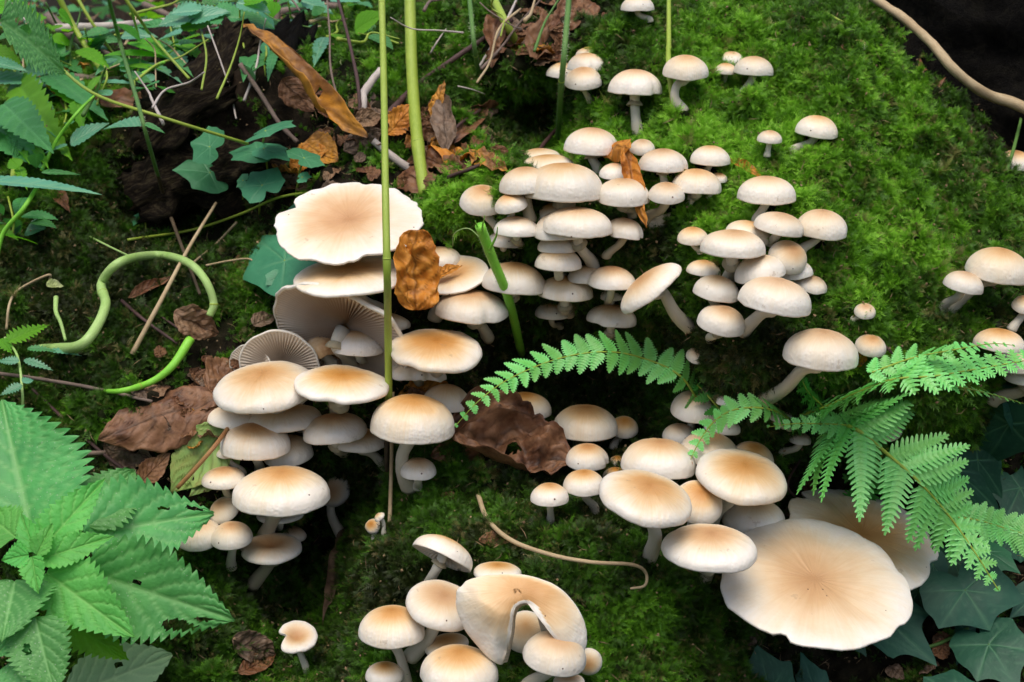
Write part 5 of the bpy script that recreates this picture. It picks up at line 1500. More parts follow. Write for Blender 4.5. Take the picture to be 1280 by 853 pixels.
ivy('small ivy leaf overlapping the large veined one',(348,346),(376,334),26,'ivy_light',face=.5,fb=.055,ft=.055,root=(352,372),grp=G_I)
ivy('three fingered ivy leaf against the rim of the wide flat cap',(346,347),(328,356),26,'ivy_light',face=.6,fb=.06,ft=.06,root=(352,374),grp=G_I)
ivy('dark pointed ivy leaf behind the rim of the huge cap',(390,242),(340,262),30,'ivy',face=.5,fb=.02,ft=.03,grp=G_I)
ivy('ivy leaf at the top edge beside the brown leaf',(322,16),(330,62),40,'ivy_light',face=.8,fb=.12,ft=.12,root=(332,95),grp=G_I)

# ------------------------------------------------------------------ nettles and herbs
def nettle_stem(label, pts, r0, r1, leaves, cat='nettle', m='stalk_dark', grp=None, name='nettle', hairs=True, nodes=()):
    """leaves: (base, tip, width px, material, fb, ft, face, kwargs)"""
    path = catmull([pt(*q) for q in pts], 6)
    th = thing(name, label, cat, path[-1], grp)
    n = len(path)
    rad = [r0 + (r1 - r0) * i / (n - 1) for i in range(n)]
    tube('stem', path, rad, M[m], th, 10)
    if hairs: add_hairs(path, rad, th)
    for (b, t, wpx, mm, fb, ft, face, kw) in leaves:
        k = dict(kind='nettle', teeth=13, tooth=.16, nv=7, seed=NM[0]); NM[0] += 1
        k.update(kw)
        if name == 'nettle' and cat == 'nettle' and label.startswith('large'): wpx = wpx * 1.28; k['ripple'] = .04
        leaf('leaf', b, t, wpx, M[mm], fb, ft, face, th, **k)
    return th

def add_hairs(path, rad, th, n=220, ln=.0022):
    r = random.Random(len(path))
    v, f, rt = [], [], []
    p0 = Vector(path[0])
    for k in range(n):
        i = r.randrange(1, len(path) - 1)
        t = (path[i + 1] - path[i]).normalized()
        q = path[i].lerp(path[i + 1], r.random())
        d = Vector((r.uniform(-1, 1), r.uniform(-1, 1), r.uniform(-1, 1))); d = (d - t * d.dot(t)).normalized()
        s = t * .00016
        a = q + d * rad[i] * .95
        b = len(v)
        v += [a - s - p0, a + s - p0, a + d * ln * r.uniform(.5, 1) - p0]; rt += [(0, 0, 0)] * 3
        f.append((b, b + 1, b + 2))
    o = mesh_obj('stem_hairs', v, f, M['hair'], False, {'rt': rt})
    put(o, Matrix.Translation(p0), th)
    o['kind'] = 'stuff'

K = {}
NB = [
 ((40,668),(-2,496),150,'nettle',.085,.075,.80,dict(teeth=16,nv=7,droop=.05,fold=.2)),
 ((105,668),(268,640),104,'nettle',.090,.085,.72,dict(teeth=15,nv=6,droop=.05,fold=.12,holes=((.62,.35,.05),(.86,.5,.09)))),
 ((104,714),(293,776),112,'nettle',.100,.100,.80,dict(teeth=18,nv=7,droop=.03,fold=.10,roll=6,holes=((.66,-.62,.11),(.82,-.40,.08),(.34,.1,.035),(.74,-.75,.08)))),
 ((96,652),(168,582),80,'nettle',.085,.08,.65,dict(teeth=14,nv=6,fold=.15)),
 ((52,688),(128,596),46,'nettle_young',.125,.130,.75,dict(teeth=14,nv=6,fold=.25)),
 ((50,700),(140,668),36,'nettle_young',.130,.130,.70,dict(teeth=13,nv=5,fold=.25)),
 ((58,716),(160,794),74,'nettle_young',.120,.120,.80,dict(teeth=15,nv=6,fold=.15)),
 ((18,726),(2,800),92,'nettle',.110,.110,.85,dict(teeth=12,nv=6,fold=.15,droop=.02)),
 ((44,772),(66,872),70,'nettle',.115,.110,.80,dict(teeth=15,nv=6,fold=.1,holes=((.35,-.4,.09),))),
 ((40,768),(-8,820),62,'nettle',.105,.10,.7,dict(teeth=12,nv=5)),
 ((62,764),(160,822),54,'herb_bright',.080,.075,.55,dict(teeth=15,nv=7,tooth=.25)),
 ((16,826),(46,880),76,'nettle',.090,.09,.75,dict(teeth=12,nv=5)),
 ((20,672),(-20,640),60,'nettle_young',.110,.11,.7,dict(teeth=12,nv=5)),
 ((44,690),(24,640),26,'nettle_young',.135,.14,.7,dict(teeth=9,nv=4,fold=.4)),
 ((46,694),(64,654),24,'nettle_young',.138,.145,.7,dict(teeth=9,nv=4,fold=.4)),
 ((40,696),(46,740),28,'nettle_young',.136,.135,.8,dict(teeth=9,nv=4,fold=.35)),
 ((36,694),(2,700),28,'nettle_young',.134,.13,.7,dict(teeth=9,nv=4,fold=.35)),
]
nettle_stem('large nettle plant filling the lower left corner', [(44,690,.132),(42,730,.10),(40,790,.06),(42,870,.0)], .0016, .0022, NB, grp=None)
leaf_t = thing('fallen_green_leaf', 'pale green leaf lying underside up below the nettle', 'leaf', hit(100, 850)[0])
leaf('leaf_blade', (84,872),(214,816),84,M['pale_leaf'],.03,.03,.75,leaf_t,kind='oval',teeth=14,tooth=.10,nv=7,seed=77,fold=.1,holes=((.52,.3,.06),))
tube('leaf_stalk', catmull([pt(70,885,.02),pt(84,872,.03),pt(90,868,.03)],4), .001, M['stalk_green'], leaf_t, 7)

G_N = 'nettles and herbs at the upper left'
nettle_stem('green nettle stalk slanting down from the top left edge to the right', [(-10,28,.20),(60,72,.19),(115,116,.18),(200,146,.14),(310,180,.07)], .0017, .0014, [
 ((0,26),(90,86),92,'nettle',.33,.32,.55,dict(teeth=14,tooth=.28,nv=6,holes=((.3,.3,.10),))),
 ((112,114),(128,76),14,'herb_bright',.14,.15,.6,dict(teeth=8)),], m='stalk_green', grp=G_N, hairs=False)
nettle_stem('upright hairy nettle stalk crossing the slanting green one', [(134,-8,.20),(152,60,.18),(172,128,.16),(186,180,.14),(205,245,.10)], .0021, .0017, [
 ((176,158),(128,156),24,'herb_blue',.15,.16,.25,dict(teeth=9,fold=.3)),
 ((180,154),(206,164),8,'herb',.15,.14,.4,dict(teeth=6)),
 ((148,30),(176,44),20,'herb',.18,.18,.3,dict(teeth=8)),], grp=G_N)
nettle_stem('dry dark lower part of a nettle stalk reaching the curled loop', [(196,215,.12),(208,255,.10),(226,305,.07),(250,368,.02)], .0020, .0014, [], m='stalk_brown', grp=G_N, name='dry_stalk', cat='stalk', hairs=False)
nettle_stem('nettle at the far left with a long drooping leaf', [(50,228,.12),(30,260,.10),(4,292,.07),(-6,330,.04)], .0020, .0022, [
 ((-30,226),(124,232),26,'herb_blue',.14,.15,.22,dict(teeth=20,tooth=.12,fold=.15,droop=.06)),
 ((-30,170),(62,98),52,'herb',.16,.14,.5,dict(teeth=13)),], m='stalk_bright', grp=G_N, hairs=False)
nettle_stem('leafy nettle at the left edge with backlit yellow green leaves', [(12,-10,.10),(18,80,.09),(22,160,.08),(16,230,.04)], .003, .003, [
 ((20,100),(58,168),60,'herb_bright',.12,.12,.9,dict(teeth=14,tooth=.25,nv=6)),
 ((4,130),(52,172),56,'herb',.14,.14,.7,dict(teeth=12)),
 ((-20,78),(34,84),22,'herb_blue',.16,.16,.2,dict(teeth=12)),
 ((-20,100),(64,96),26,'herb_blue',.15,.16,.3,dict(teeth=12)),
 ((30,92),(76,82),30,'herb_blue',.13,.13,.3,dict(teeth=6,tooth=.08)),
 ((-20,150),(40,190),60,'herb',.12,.11,.6,dict(teeth=12)),
 ((-12,60),(30,84),28,'herb_bright',.14,.14,.5,dict(teeth=8)),
 ((-10,8),(40,8),26,'herb_bright',.10,.10,.6,dict(teeth=8)),
 ((56,92),(120,118),40,'herb',.13,.13,.5,dict(teeth=10)),
 ((62,96),(100,122),34,'herb_bright',.11,.11,.6,dict(teeth=8)),
 ], m='stalk_yellow', grp=G_N, hairs=False)
nettle_stem('herb behind the crossing stalks with flat spreading leaves', [(170,100,.10),(176,60,.14),(158,-8,.16)], .0010, .0013, [
 ((100,62),(134,76),26,'herb_bright',.14,.14,.35,dict(teeth=9)),
 ((130,70),(206,60),24,'herb_bright',.13,.13,.22,dict(teeth=6,tooth=.06)),
 ((150,84),(208,76),20,'herb_bright',.12,.12,.25,dict(teeth=6,tooth=.06)),
 ((168,52),(206,56),34,'herb_bright',.16,.16,.35,dict(teeth=6,tooth=.05)),
 ((152,46),(196,42),20,'herb_blue',.15,.15,.25,dict(teeth=8)),
 ((118,104),(170,98),12,'herb_blue',.10,.10,.25,dict(teeth=5)),
 ], m='stalk_green', grp=G_N, hairs=False)
nettle_stem('leafy herb above the rotten wood at the upper middle left', [(252,112,.11),(258,70,.16),(250,30,.16),(246,-8,.18)], .0010, .0010, [
 ((226,42),(186,52),26,'herb_blue',.16,.16,.25,dict(teeth=8)),
 ((246,20),(196,28),34,'herb_blue',.17,.17,.30,dict(teeth=10)),
 ((252,14),(212,14),22,'herb_blue',.18,.18,.30,dict(teeth=10)),
 ((236,26),(286,10),24,'herb_blue',.18,.18,.35,dict(teeth=10)),
 ((226,34),(280,20),26,'herb_bright',.17,.17,.35,dict(teeth=10)),
 ((262,24),(310,18),32,'herb',.18,.18,.30,dict(teeth=10)),
 ((266,36),(304,30),24,'herb',.17,.17,.25,dict(teeth=10)),
 ((250,44),(200,56),14,'herb_bright',.15,.15,.2,dict(teeth=8)),
 ((252,44),(284,48),14,'herb_blue',.15,.15,.25,dict(teeth=8)),
 ((226,56),(262,46),20,'herb',.13,.13,.2,dict(teeth=8)),
 ((176,80),(224,80),18,'herb_blue',.11,.11,.2,dict(teeth=8)),
 ((206,70),(238,76),16,'herb',.11,.11,.25,dict(teeth=8)),
 ((150,88),(184,74),18,'herb_blue',.12,.12,.25,dict(teeth=8)),
 ], m='stalk_green', grp=G_N, hairs=False)
nettle_stem('herb with light leaves over the upper left edge', [(305,60,.10),(300,30,.18),(300,-8,.20)], .0009, .0009, [
 ((296,4),(338,12),26,'herb_blue',.2,.2,.3,dict(teeth=8)),
 ((300,22),(344,32),20,'herb',.18,.18,.3,dict(teeth=8)),
 ((334,-6),(298,4),22,'herb_bright',.2,.2,.4,dict(teeth=8)),
 ((444,38),(478,14),28,'herb_bright',.12,.12,.55,dict(teeth=6,tooth=.05)),
 ], m='stalk_green', grp=G_N, hairs=False)
nettle_stem('pale green stalk leaning left behind the crossing nettles', [(70,-10,.06),(96,40,.05),(128,92,.03),(150,130,.0)], .0034, .0026, [], m='stalk_green', grp='green stalks at the upper left', name='plant_stalk', cat='stalk', hairs=False)
nettle_stem('thin greenish stalk just right of the pale leaning one', [(92,-10,.04),(116,30,.04),(146,74,.02)], .0020, .0016, [], m='stalk_yellow', grp='green stalks at the upper left', name='plant_stalk', cat='stalk', hairs=False)
nettle_stem('smooth green stalk slanting down to the rotten wood', [(152,-8,.24),(176,26,.22),(190,46,.20),(236,98,.12)], .0018, .0013, [], m='stalk_green', grp='green stalks at the upper left', name='plant_stalk', cat='stalk', hairs=False)
nettle_stem('short bright stalk poking out over the rotten wood', [(176,94,.10),(190,86,.10),(205,78,.10)], .0022, .0016, [], m='stalk_bright', grp='green stalks at the upper left', name='plant_stalk', cat='stalk', hairs=False)
nettle_stem('green stalk rising left of the rotten wood', [(52,214,.06),(72,174,.08),(96,142,.10),(120,118,.12)], .0019, .0013, [
 ((88,180),(132,150),22,'herb_blue',.08,.08,.35,dict(teeth=8)),((84,182),(50,190),10,'herb_blue',.08,.08,.3,dict(teeth=6)),((92,176),(116,158),12,'herb_bright',.075,.075,.7,dict(teeth=6)),
 ((52,216),(100,214),8,'herb',.09,.09,.3,dict(teeth=6))], m='stalk_bright', grp='green stalks at the upper left', name='plant_stalk', cat='stalk', hairs=False)

hr_ = random.Random(21)
HERBS = [('low herb in the top left corner behind the big serrated leaf', 40, 40, .10), ('herb with small leaves between the two pale leaning stalks', 110, 60, .08), ('herb just left of the rotten wood top', 165, 95, .06),
         ('herb behind the rotten wood under the branch', 215, 50, .05), ('herb at the top edge above the rotten wood', 270, 20, .06), ('herb by the black broken wood', 330, 55, .05), ('blurred herb right of the dim trunk', 430, 25, .06),
         ('herb at the left edge over the long drooping leaf', 20, 185, .08), ('herb under the slanting green nettle stalk', 80, 130, .06), ('blurred herb at the top edge left of the dim trunk', 360, 10, .08), ('herb far left below the drooping leaf', 14, 270, .04)]
for lb, hx, hy, hf in HERBS:
    lv = []
    for q_ in range(11):
        a = hr_.uniform(0, 6.28); L_ = hr_.uniform(24, 46); ox, oy = hx + hr_.uniform(-34, 34), hy + hr_.uniform(-26, 26)
        lv.append(((ox, oy), (ox + L_ * math.cos(a), oy + L_ * .45 * math.sin(a) + 3), hr_.uniform(14, 26), hr_.choice(['herb', 'herb_bright', 'herb_blue', 'herb']), hf + hr_.uniform(-.03, .04), hf + hr_.uniform(-.03, .04), hr_.uniform(.15, .5), dict(teeth=8, tooth=hr_.choice([.06, .2]))))
    nettle_stem(lb, [(hx, hy + 26, .03), (hx + 3, hy + 8, hf * .8), (hx - 4, hy - 24, hf)], .0011, .0009, lv, m='stalk_green', grp=G_N, hairs=False, name='herb', cat='herb')

# small fern-like herb at the left edge
nettle_stem('small cut-leaved herb at the left edge under the slope', [(6,422,.03),(22,446,.04),(28,490,.04),(28,522,.02)], .0010, .0012, [
 ((8,428),(60,402),26,'herb_bright',.04,.04,.5,dict(teeth=10,tooth=.45,fold=.1)),
 ((34,436),(68,436),10,'herb',.04,.04,.4,dict(teeth=8,tooth=.4)),((60,438),(98,440),10,'herb_blue',.035,.035,.4,dict(teeth=8,tooth=.4)),
 ((30,450),(64,460),13,'herb_blue',.045,.045,.5,dict(teeth=8,tooth=.4)),((24,452),(-4,450),14,'herb_blue',.045,.045,.5,dict(teeth=8,tooth=.4)),
 ((28,482),(0,492),14,'herb_blue',.045,.045,.4,dict(teeth=8,tooth=.4)),((28,478),(42,474),12,'herb_blue',.045,.045,.5,dict(teeth=6,tooth=.3)),
 ((0,424),(14,440),18,'herb_bright',.04,.04,.5,dict(teeth=6,tooth=.4))], m='stalk_pale', hairs=False, cat='herb', name='cut_leaved_herb')

# ------------------------------------------------------------------ tall stalks, loops, twigs
def stalk(label, pts, r, m, cat='stalk', name='plant_stalk', grp=None, nodes=(), hairs=0, seg=12, sm=8, rough=0.05, rim=None):
    dps = [(q[3] if len(q) > 3 else hit(q[0], q[1])[2] - q[2]) for q in pts]
    for k in range(len(dps) - 2, -1, -1):
        if len(pts[k]) < 4: dps[k] = min(dps[k], dps[k + 1] + .05)
    P = [at_depth(q[0], q[1], d_) for q, d_ in zip(pts, dps)]
    path = catmull(P, sm)
    n = len(path)
    rr = r if hasattr(r, '__len__') else (r, r)
    rad = [rr[0] + (rr[1] - rr[0]) * i / (n - 1) for i in range(n)]
    for nd in nodes:
        k = int(nd * (n - 1))
        rad[k] *= 1.10
        if k + 1 < n: rad[k + 1] *= 1.08
    if not hairs and not nodes:
        v, f, rt, fr = tube_geo(path, rad, seg, rough=rough, seed=len(label))
        o = mesh_obj(name, origin_shift(v, path[-1]), f, M[m], True, {'rt': rt})
        o.location = path[-1]
        tag(o, label, cat, grp)
        return o
    th = thing(name, label, cat, path[-1], grp)
    tube('stalk', path, rad, M[m], th, seg, rough=rough, seed=len(label))
    for nd in nodes:
        k = int(nd * (n - 1)); k = min(max(k, 1), n - 2)
        t = (path[k + 1] - path[k - 1]).normalized()
        tube('joint', [path[k] - t * rad[k] * .22, path[k], path[k] + t * rad[k] * .22], [rad[k] * 1.0, rad[k] * 1.045, rad[k] * 1.0], M['stalk_yellow'], th, 12)
    if hairs: add_hairs(path, rad, th, hairs)
    return th

stalk('thin straight green stalk in front of the left cluster, from the top edge down', [(477,-12,.17),(480,120,.17),(482,250,.175),(484,345,.165),(485,410,.115),(486,500,.055)], (.0026,.0030), 'stalk_yellow', nodes=(.03,.55))
stalk('brown lower end of the thin stalk, standing in the hollow beside it', [(491,490,.05),(490,530,.045),(489,590,.03),(487,655,.002)], (.0013,.0017), 'straw', nodes=(.3,))
stalk('thin shaded stalk behind the tall round mushroom', [(484,485,.04),(483,560,.03),(484,610,.01)], (.0022,.0018), 'stalk_brown')
stalk('thick green stalk with a joint, top centre left', [(512,-12,.03),(515,90,.03),(521,170,.03),(531,246,.0)], (.0055,.0054), 'stalk_green', nodes=(.72,))
stalk('hairy dark green stalk beside the tight stack of caps', [(712,-12,.10),(706,60,.09),(701,115,.08),(697,178,.0)], (.0026,.0026), 'stalk_dark', nodes=(.6,), hairs=500)
stalk('thin yellow green stalk turning brown at its foot, on the mound', [(836,-12,.04),(836,50,.035),(836,80,.03),(844,154,-.002)], (.0020,.0026), 'stalk_yellow', nodes=(.45,))
stalk('short dark stalk in the background litter', [(586,-12,.05),(592,50,.04),(599,98,.0)], (.0022,.0022), 'stalk_dark', nodes=(.7,), hairs=120)
stalk('pale smooth stalk leaning right in the background litter', [(612,-12,.05),(630,25,.04),(648,57,.0)], (.0040,.0036), 'stalk_yellow')
stalk('stub of a pale stalk on the crest behind the mound mushrooms', [(891,-12,.01),(891,10,.005),(892,22,.0)], (.0030,.0034), 'straw')
stalk('broken hairy green stalk with a frayed top', [(600,282,.085),(616,325,.075),(636,375,.06),(652,442,.01)], (.0042,.0036), 'stalk_bright', nodes=(), hairs=420, name='broken_stalk')
stalk('pale fibre curling away from the broken stalk top', [(604,302,.084),(586,286,.08),(568,292,.075),(566,308,.07)], (.0004,.0003), 'stalk_pale', name='plant_fibre', cat='fibre')
stalk('short split strand on the right of the broken stalk top', [(612,312,.086),(620,296,.088),(622,284,.09)], (.0012,.0003), 'stalk_bright', name='plant_fibre', cat='fibre')
stalk('upright split strand in the middle of the broken stalk top', [(606,305,.087),(603,286,.09),(606,270,.092)], (.0014,.0003), 'stalk_bright', name='plant_fibre', cat='fibre')
stalk('frayed bright splinter at the top of the broken stalk', [(612,318,.082),(600,292,.088),(594,276,.09)], (.0018,.0003), 'stalk_bright', name='plant_fibre', cat='fibre')
stalk('light green stalk looping round like a handle at the left', [(30,438,-.02),(70,436,.02),(100,432,.045),(120,410,.055),(132,380,.06),(127,355,.06),(150,328,.06),(195,319,.06),(232,327,.055),(255,348,.05),(267,378,.05),(262,395,.045)], (.0046,.0032), 'stalk_pale', nodes=(.42,.93), name='curled_stalk', seg=14)
stalk('bright green stalk end curving out under the caught leaf', [(238,424,.03),(215,458,.028),(188,478,.026),(150,489,.02),(122,488,.004)], (.0040,.0016), 'stalk_bright', nodes=(.6,), name='curled_stalk')
stalk('straight dry straw leaning across the loop', [(270,254,.06),(236,310,.062),(200,378,.05),(165,443,.006)], (.0013,.0022), 'straw', cat='straw', name='dry_straw')
stalk('dry tendril lying on the moss above the bottom clump', [(598,620,.020),(610,650,.028),(640,676,.030),(690,694,.032),(740,703,.034),(790,706,.034),(807,716,.032),(806,732,.028),(788,736,.014)], (.0020,.0009), 'straw', cat='tendril', name='dry_tendril')
stalk('long thin green runner behind the ivy sprigs', [(160,300,.02),(238,288,.03),(300,268,.04),(352,246,.03),(420,238,.02)], (.0013,.0011), 'stalk_green', cat='runner', name='ivy_runner')
stalk('thin dry tendril reaching from the loop to the large ivy leaf', [(242,328,.03),(270,305,.03),(296,278,.03)], (.0009,.0012), 'straw', cat='tendril', name='dry_tendril')
stalk('short dry stalk beside the loop', [(258,332,.02),(288,326,.02),(312,324,.02),(320,334,.01)], (.0010,.0006), 'straw', cat='tendril', name='dry_tendril')
stalk('thin stalk leaning on the moss left of the loop', [(112,296,.01),(140,310,.014),(165,322,.02)], (.0009,.0009), 'stalk_pale', cat='stalk')
stalk('drooping whitish stalk hanging from the yellow scrap', [(70,372,.03),(70,390,.03),(76,404,.03),(82,426,.02)], (.0022,.0012), 'stalk_pale', cat='stalk')
dead('small yellow petal like scrap on the left moss',(58,358),(80,356),15,'yellow_green',fb=.03,ft=.03,face=.6,crump=.1,curl=.9)
stalk('thin bent straw at the left edge', [(8,412,.02),(12,380,.02),(24,362,.02),(60,344,.02),(62,352,.01)], (.0011,.0011), 'straw', cat='straw', name='dry_straw')
G_T = 'twigs lying about the bank'
def twig(label, pts, r, m='twig'):
    return stalk(label, pts, r, m, cat='twig', name='twig', grp=G_T, rough=.25, seg=8)
twig('pale grey twig lying on the left slope above the nettle', [(-10,466,.02),(50,474,.02),(120,486,.018),(190,502,.012)], (.0016,.0014), 'twig')
twig('brown twig crossing below the pale one', [(40,486,.006),(80,524,.012),(130,568,.014),(172,600,.006)], (.0014,.0016), 'twig_dark')
twig('short pale twig pointing right behind the nettle', [(84,568,.012),(110,567,.014),(132,566,.014)], (.0020,.0020), 'twig')
twig('brown twig on the moss inside the loop', [(152,376,.008),(180,400,.01),(222,430,.006)], (.0017,.0012), 'twig_dark')
twig('dark thin twig passing behind the straw', [(154,362,.008),(190,388,.01),(228,414,.006)], (.0010,.0010), 'twig_dark')
twig('dark purple twig leaning across the far moss behind the thick stalk', [(480,148,.01),(520,108,.018),(570,72,.02),(640,25,.012)], (.0034,.0022), 'twig_dark')
twig('pale thin twig in front of the pale leaning stalk', [(598,86,.012),(618,52,.03),(636,20,.035),(650,-10,.03)], (.0014,.0012), 'twig_pale')
twig('short white twig among the far moss', [(538,67,.006),(548,50,.012),(558,36,.006)], (.0010,.0006), 'twig_pale')
twig('grey standing twig with a broken top behind the shell shaped leaf', [(450,168,.01),(454,130,.03),(456,114,.035),(476,88,.03)], (.0042,.0036), 'twig_pale')
twig('grey twig slanting under the thin green stalk', [(466,176,.012),(490,196,.02),(516,214,.012)], (.0030,.0042), 'twig_pale')
twig('upright thin dark twig behind the long yellow leaf', [(420,-10,.12),(436,50,.09),(448,110,.06),(450,160,.02)], (.0014,.0018), 'twig_dark')
twig('slender upright twig left of it', [(408,-10,.10),(412,40,.08),(414,90,.05),(430,150,.02)], (.0008,.0012), 'twig')
twig('leaning brown twig by the ivy sprigs', [(300,80,.06),(326,118,.05),(350,155,.04),(372,178,.02)], (.0022,.0020), 'twig')
twig('thin dark root along the litter', [(560,222,.02),(600,206,.022),(640,184,.012)], (.0016,.0012), 'twig_dark')
twig('curving thin root in the upper hollow', [(600,138,.01),(570,160,.02),(545,196,.012)], (.0016,.0012), 'twig_dark')
twig('pale root scrap on the moss lip by the hollow', [(572,108,.01),(590,112,.014),(606,118,.006)], (.0008,.0005), 'twig_pale')
twig('small dark root leaving the hollow to the right', [(668,196,.006),(688,170,.02),(706,152,.006)], (.0022,.0016), 'twig_dark')
BD = hit(1195, 130)[2]
twig('long pale smooth branch sliding over the right shoulder of the mound', [(1070,-16,0,BD+.06),(1095,0,0,BD+.05),(1128,22,0,BD+.03),(1160,50,0,BD+.005),(1186,80,0,BD-.012),(1214,106,0,BD-.012),(1240,120,0,BD+.0),(1268,130,0,BD+.0),(1310,150,0,BD+.0)], (.0042,.0052), 'straw')
twig('thin green grass like root across the crest moss', [(1020,8,.004),(1050,26,.010),(1090,44,.010),(1120,52,.010),(1160,64,.004)], (.0012,.0010), 'stalk_yellow')
twig('dark wiry twig behind the round pinkish cap', [(1074,408,.002),(1092,420,.002),(1120,446,.004)], (.0010,.0012), 'twig_dark')
twig('stray twig in the dark bank left of the cream caps', [(1000,575,.01),(985,610,.02),(1020,640,.006)], (.0010,.0012), 'twig_dark')
twig('tiny twig between the small scraps of mushroom', [(430,650,.012),(438,640,.012),(446,632,.006)], (.0006,.0005), 'twig_dark')
stalk('dark thin grass blade in front of the cap at the right edge', [(1284,110,.06),(1276,150,.055),(1266,190,.045),(1258,214,.02)], (.0013,.0018), 'stalk_dark', cat='grass blade', name='grass_blade')
stalk('fresh grass tip entering at the top right corner', [(1200,-8,.10),(1190,4,.10),(1178,12,.10)], (.0014,.0004), 'stalk_bright', cat='grass blade', name='grass_blade')
stalk('green grass root on the right shoulder of the mound', [(1178,64,.006),(1186,80,.010),(1196,104,.004)], (.0010,.0008), 'stalk_bright', cat='grass blade', name='grass_blade')
stalk('dark ivy runner low at the right', [(1080,800,.01),(1130,812,.02),(1170,806,.02),(1210,786,.01)], (.0014,.0016), 'stalk_dark', cat='runner', name='ivy_runner', grp=None)
stalk('thin ivy runner behind the big ivy leaf', [(1130,790,.01),(1180,752,.02),(1220,748,.02),(1290,760,.01)], (.0010,.0010), 'stalk_dark', cat='runner', name='ivy_runner', grp=None)
# mushroom stems cut off at the top edge behind the crest
S(1112,4,30,18,0,'white stem and cap edge behind the pale branch at the top edge',b=(1135,30),t=.2,sr=6,ring=False,grp=G_TOP)
S(1128,-8,34,20,0,'cap just above the top edge with its white stem leaning left',b=(1142,14),t=.2,sr=6,ring=False,grp=G_TOP)

# ------------------------------------------------------------------ ferns
def pinna_geo(L, W, nl, serr, seed, bend=0.1, droop=.1):
    """one leaflet: a midrib with nl pairs of overlapping rounded lobes; small lobes read as serration"""
    r = random.Random(seed)
    v, f, ve = [], [], []
    def prof(u): return (1 - u ** 3.6) ** .8 * (0.74 + .26 * math.sin(math.pi * min(1, u * 1.6 + .1)))
    # central blade
    n = 8
    for i in range(n + 1):
        u = i / n
        c = W * .5 * serr * prof(min(u, .97)) + .0001
        for s in (-1, 0, 1):
            v.append(Vector((u * L, s * c + bend * L * u * u, -droop * L * u * u + (-.06 * c if s == 0 else 0)))); ve.append(1 if s == 0 else 0)
    for i in range(n):
        for j in (0, 1):
            a = i * 3 + j; f.append((a, a + 3, a + 4, a + 1))
    for s in (-1, 1):
        for i in range(nl):
            u = (i + .25) / nl * .97
            hl = W * .5 * prof(u) * r.uniform(.93, 1.05)
            x0 = u * L; bw = L / nl * .60
            cy = bend * L * u * u; z0 = -droop * L * u * u
            fwd = hl * (.42 if serr < .6 else .22)
            b = len(v)
            zz = r.uniform(-.05, .05) * hl
            v += [Vector((x0 - bw * .45, cy, z0)), Vector((x0 - bw * .5 + fwd * .35, cy + s * hl * .5, z0 + zz + .06 * hl)), Vector((x0 - bw * .12 + fwd * .8, cy + s * hl * .88, z0 + zz)),
                  Vector((x0 + bw * .30 + fwd, cy + s * hl, z0 + zz - .05 * hl)), Vector((x0 + bw * .50 + fwd * .9, cy + s * hl * .82, z0 + zz)), Vector((x0 + bw * .55 + fwd * .45, cy + s * hl * .5, z0 + zz + .06 * hl)), Vector((x0 + bw * .5, cy, z0)),
                  Vector((x0 + bw * .1 + fwd * .4, cy + s * hl * .5, z0 + zz - .04 * hl))]
            ve += [.6, 0, 0, 0, 0, 0, .6, .7]
            for q in range(6): f.append((b + q, b + q + 1, b + 7))
            f.append((b, b + 7, b + 6))
    return v, f, ve

FR = [0]
def frond(label, pts, r, pins, m='fern', tipm=None, face=.7, bi=True, angle=58, droop=.1, tw=0.0, fw=.0, stemm='stalk_green', grp='fern fronds'):
    """pins: list of (t along axis, left length px, right length px, width px)"""
    FR[0] += 1
    P = [pt(*q) for q in pts]
    path = catmull(P, 10)
    cum = [0]
    for i in range(1, len(path)): cum.append(cum[-1] + (path[i] - path[i - 1]).length)
    th = thing('fern_frond', label, 'fern', path[0], grp)
    n = len(path)
    tube('rachis', path, [r * (1 - .75 * i / n) for i in range(n)], M[stemm], th, 8)
    rr = random.Random(FR[0])
    npin = pins[0]
    prof = pins[1]           # [(t, leftpx, rightpx, widthpx)]
    def ip(t, k):
        for a, b in zip(prof, prof[1:]):
            if a[0] <= t <= b[0]:
                q = (t - a[0]) / (b[0] - a[0]); return a[k] * (1 - q) + b[k] * q
        return prof[-1][k]
    for i in range(npin):
        t = prof[0][0] + (prof[-1][0] - prof[0][0]) * i / (npin - 1)
        s = t * cum[-1]
        j = max(k for k in range(n) if cum[k] <= s + 1e-9); j = min(j, n - 2)
        q = (s - cum[j]) / max(cum[j + 1] - cum[j], 1e-9)
        p = path[j].lerp(path[j + 1], q)
        T = (path[j + 1] - path[j]).normalized()
        nrm = (-V * face + UP * (1 - face)); nrm = (nrm - T * nrm.dot(T)).normalized()
        Sd = nrm.cross(T).normalized()
        sc = (p - CAM).dot(V) / FPX
        for side, k in ((1, 1), (-1, 2)):
            Lp = ip(t, k) * sc * rr.uniform(.84, 1.10)
            if Lp <= 0 or rr.random() < .03: continue
            Wp = ip(t, 3) * sc * (1.7 if bi else 1.36)
            an = R_(angle + rr.uniform(-7, 7) - 18 * t)
            x = (T * math.cos(an) + Sd * side * math.sin(an)).normalized()
            nn = (nrm + Vector((rr.uniform(-.12, .12),) * 3) - T * .15).normalized()
            nn = (nn - x * nn.dot(x)).normalized()
            y = nn.cross(x)
            nl = max(4, int(Lp / (sc * (7.2 if bi else 3.4))))
            v, f, ve = pinna_geo(Lp, Wp, nl, .42 if bi else .70, FR[0] * 100 + i * 2 + side, bend=rr.uniform(-.02, .12) * side, droop=droop * rr.uniform(.2, 2.6))
            mm = M[m] if not (tipm and t > .90) else M[tipm]
            o = mesh_obj('leaflet', v, f, mm, True, {'vein': ve})
            put(o, frame(x, y, nn, p), th)
    return th

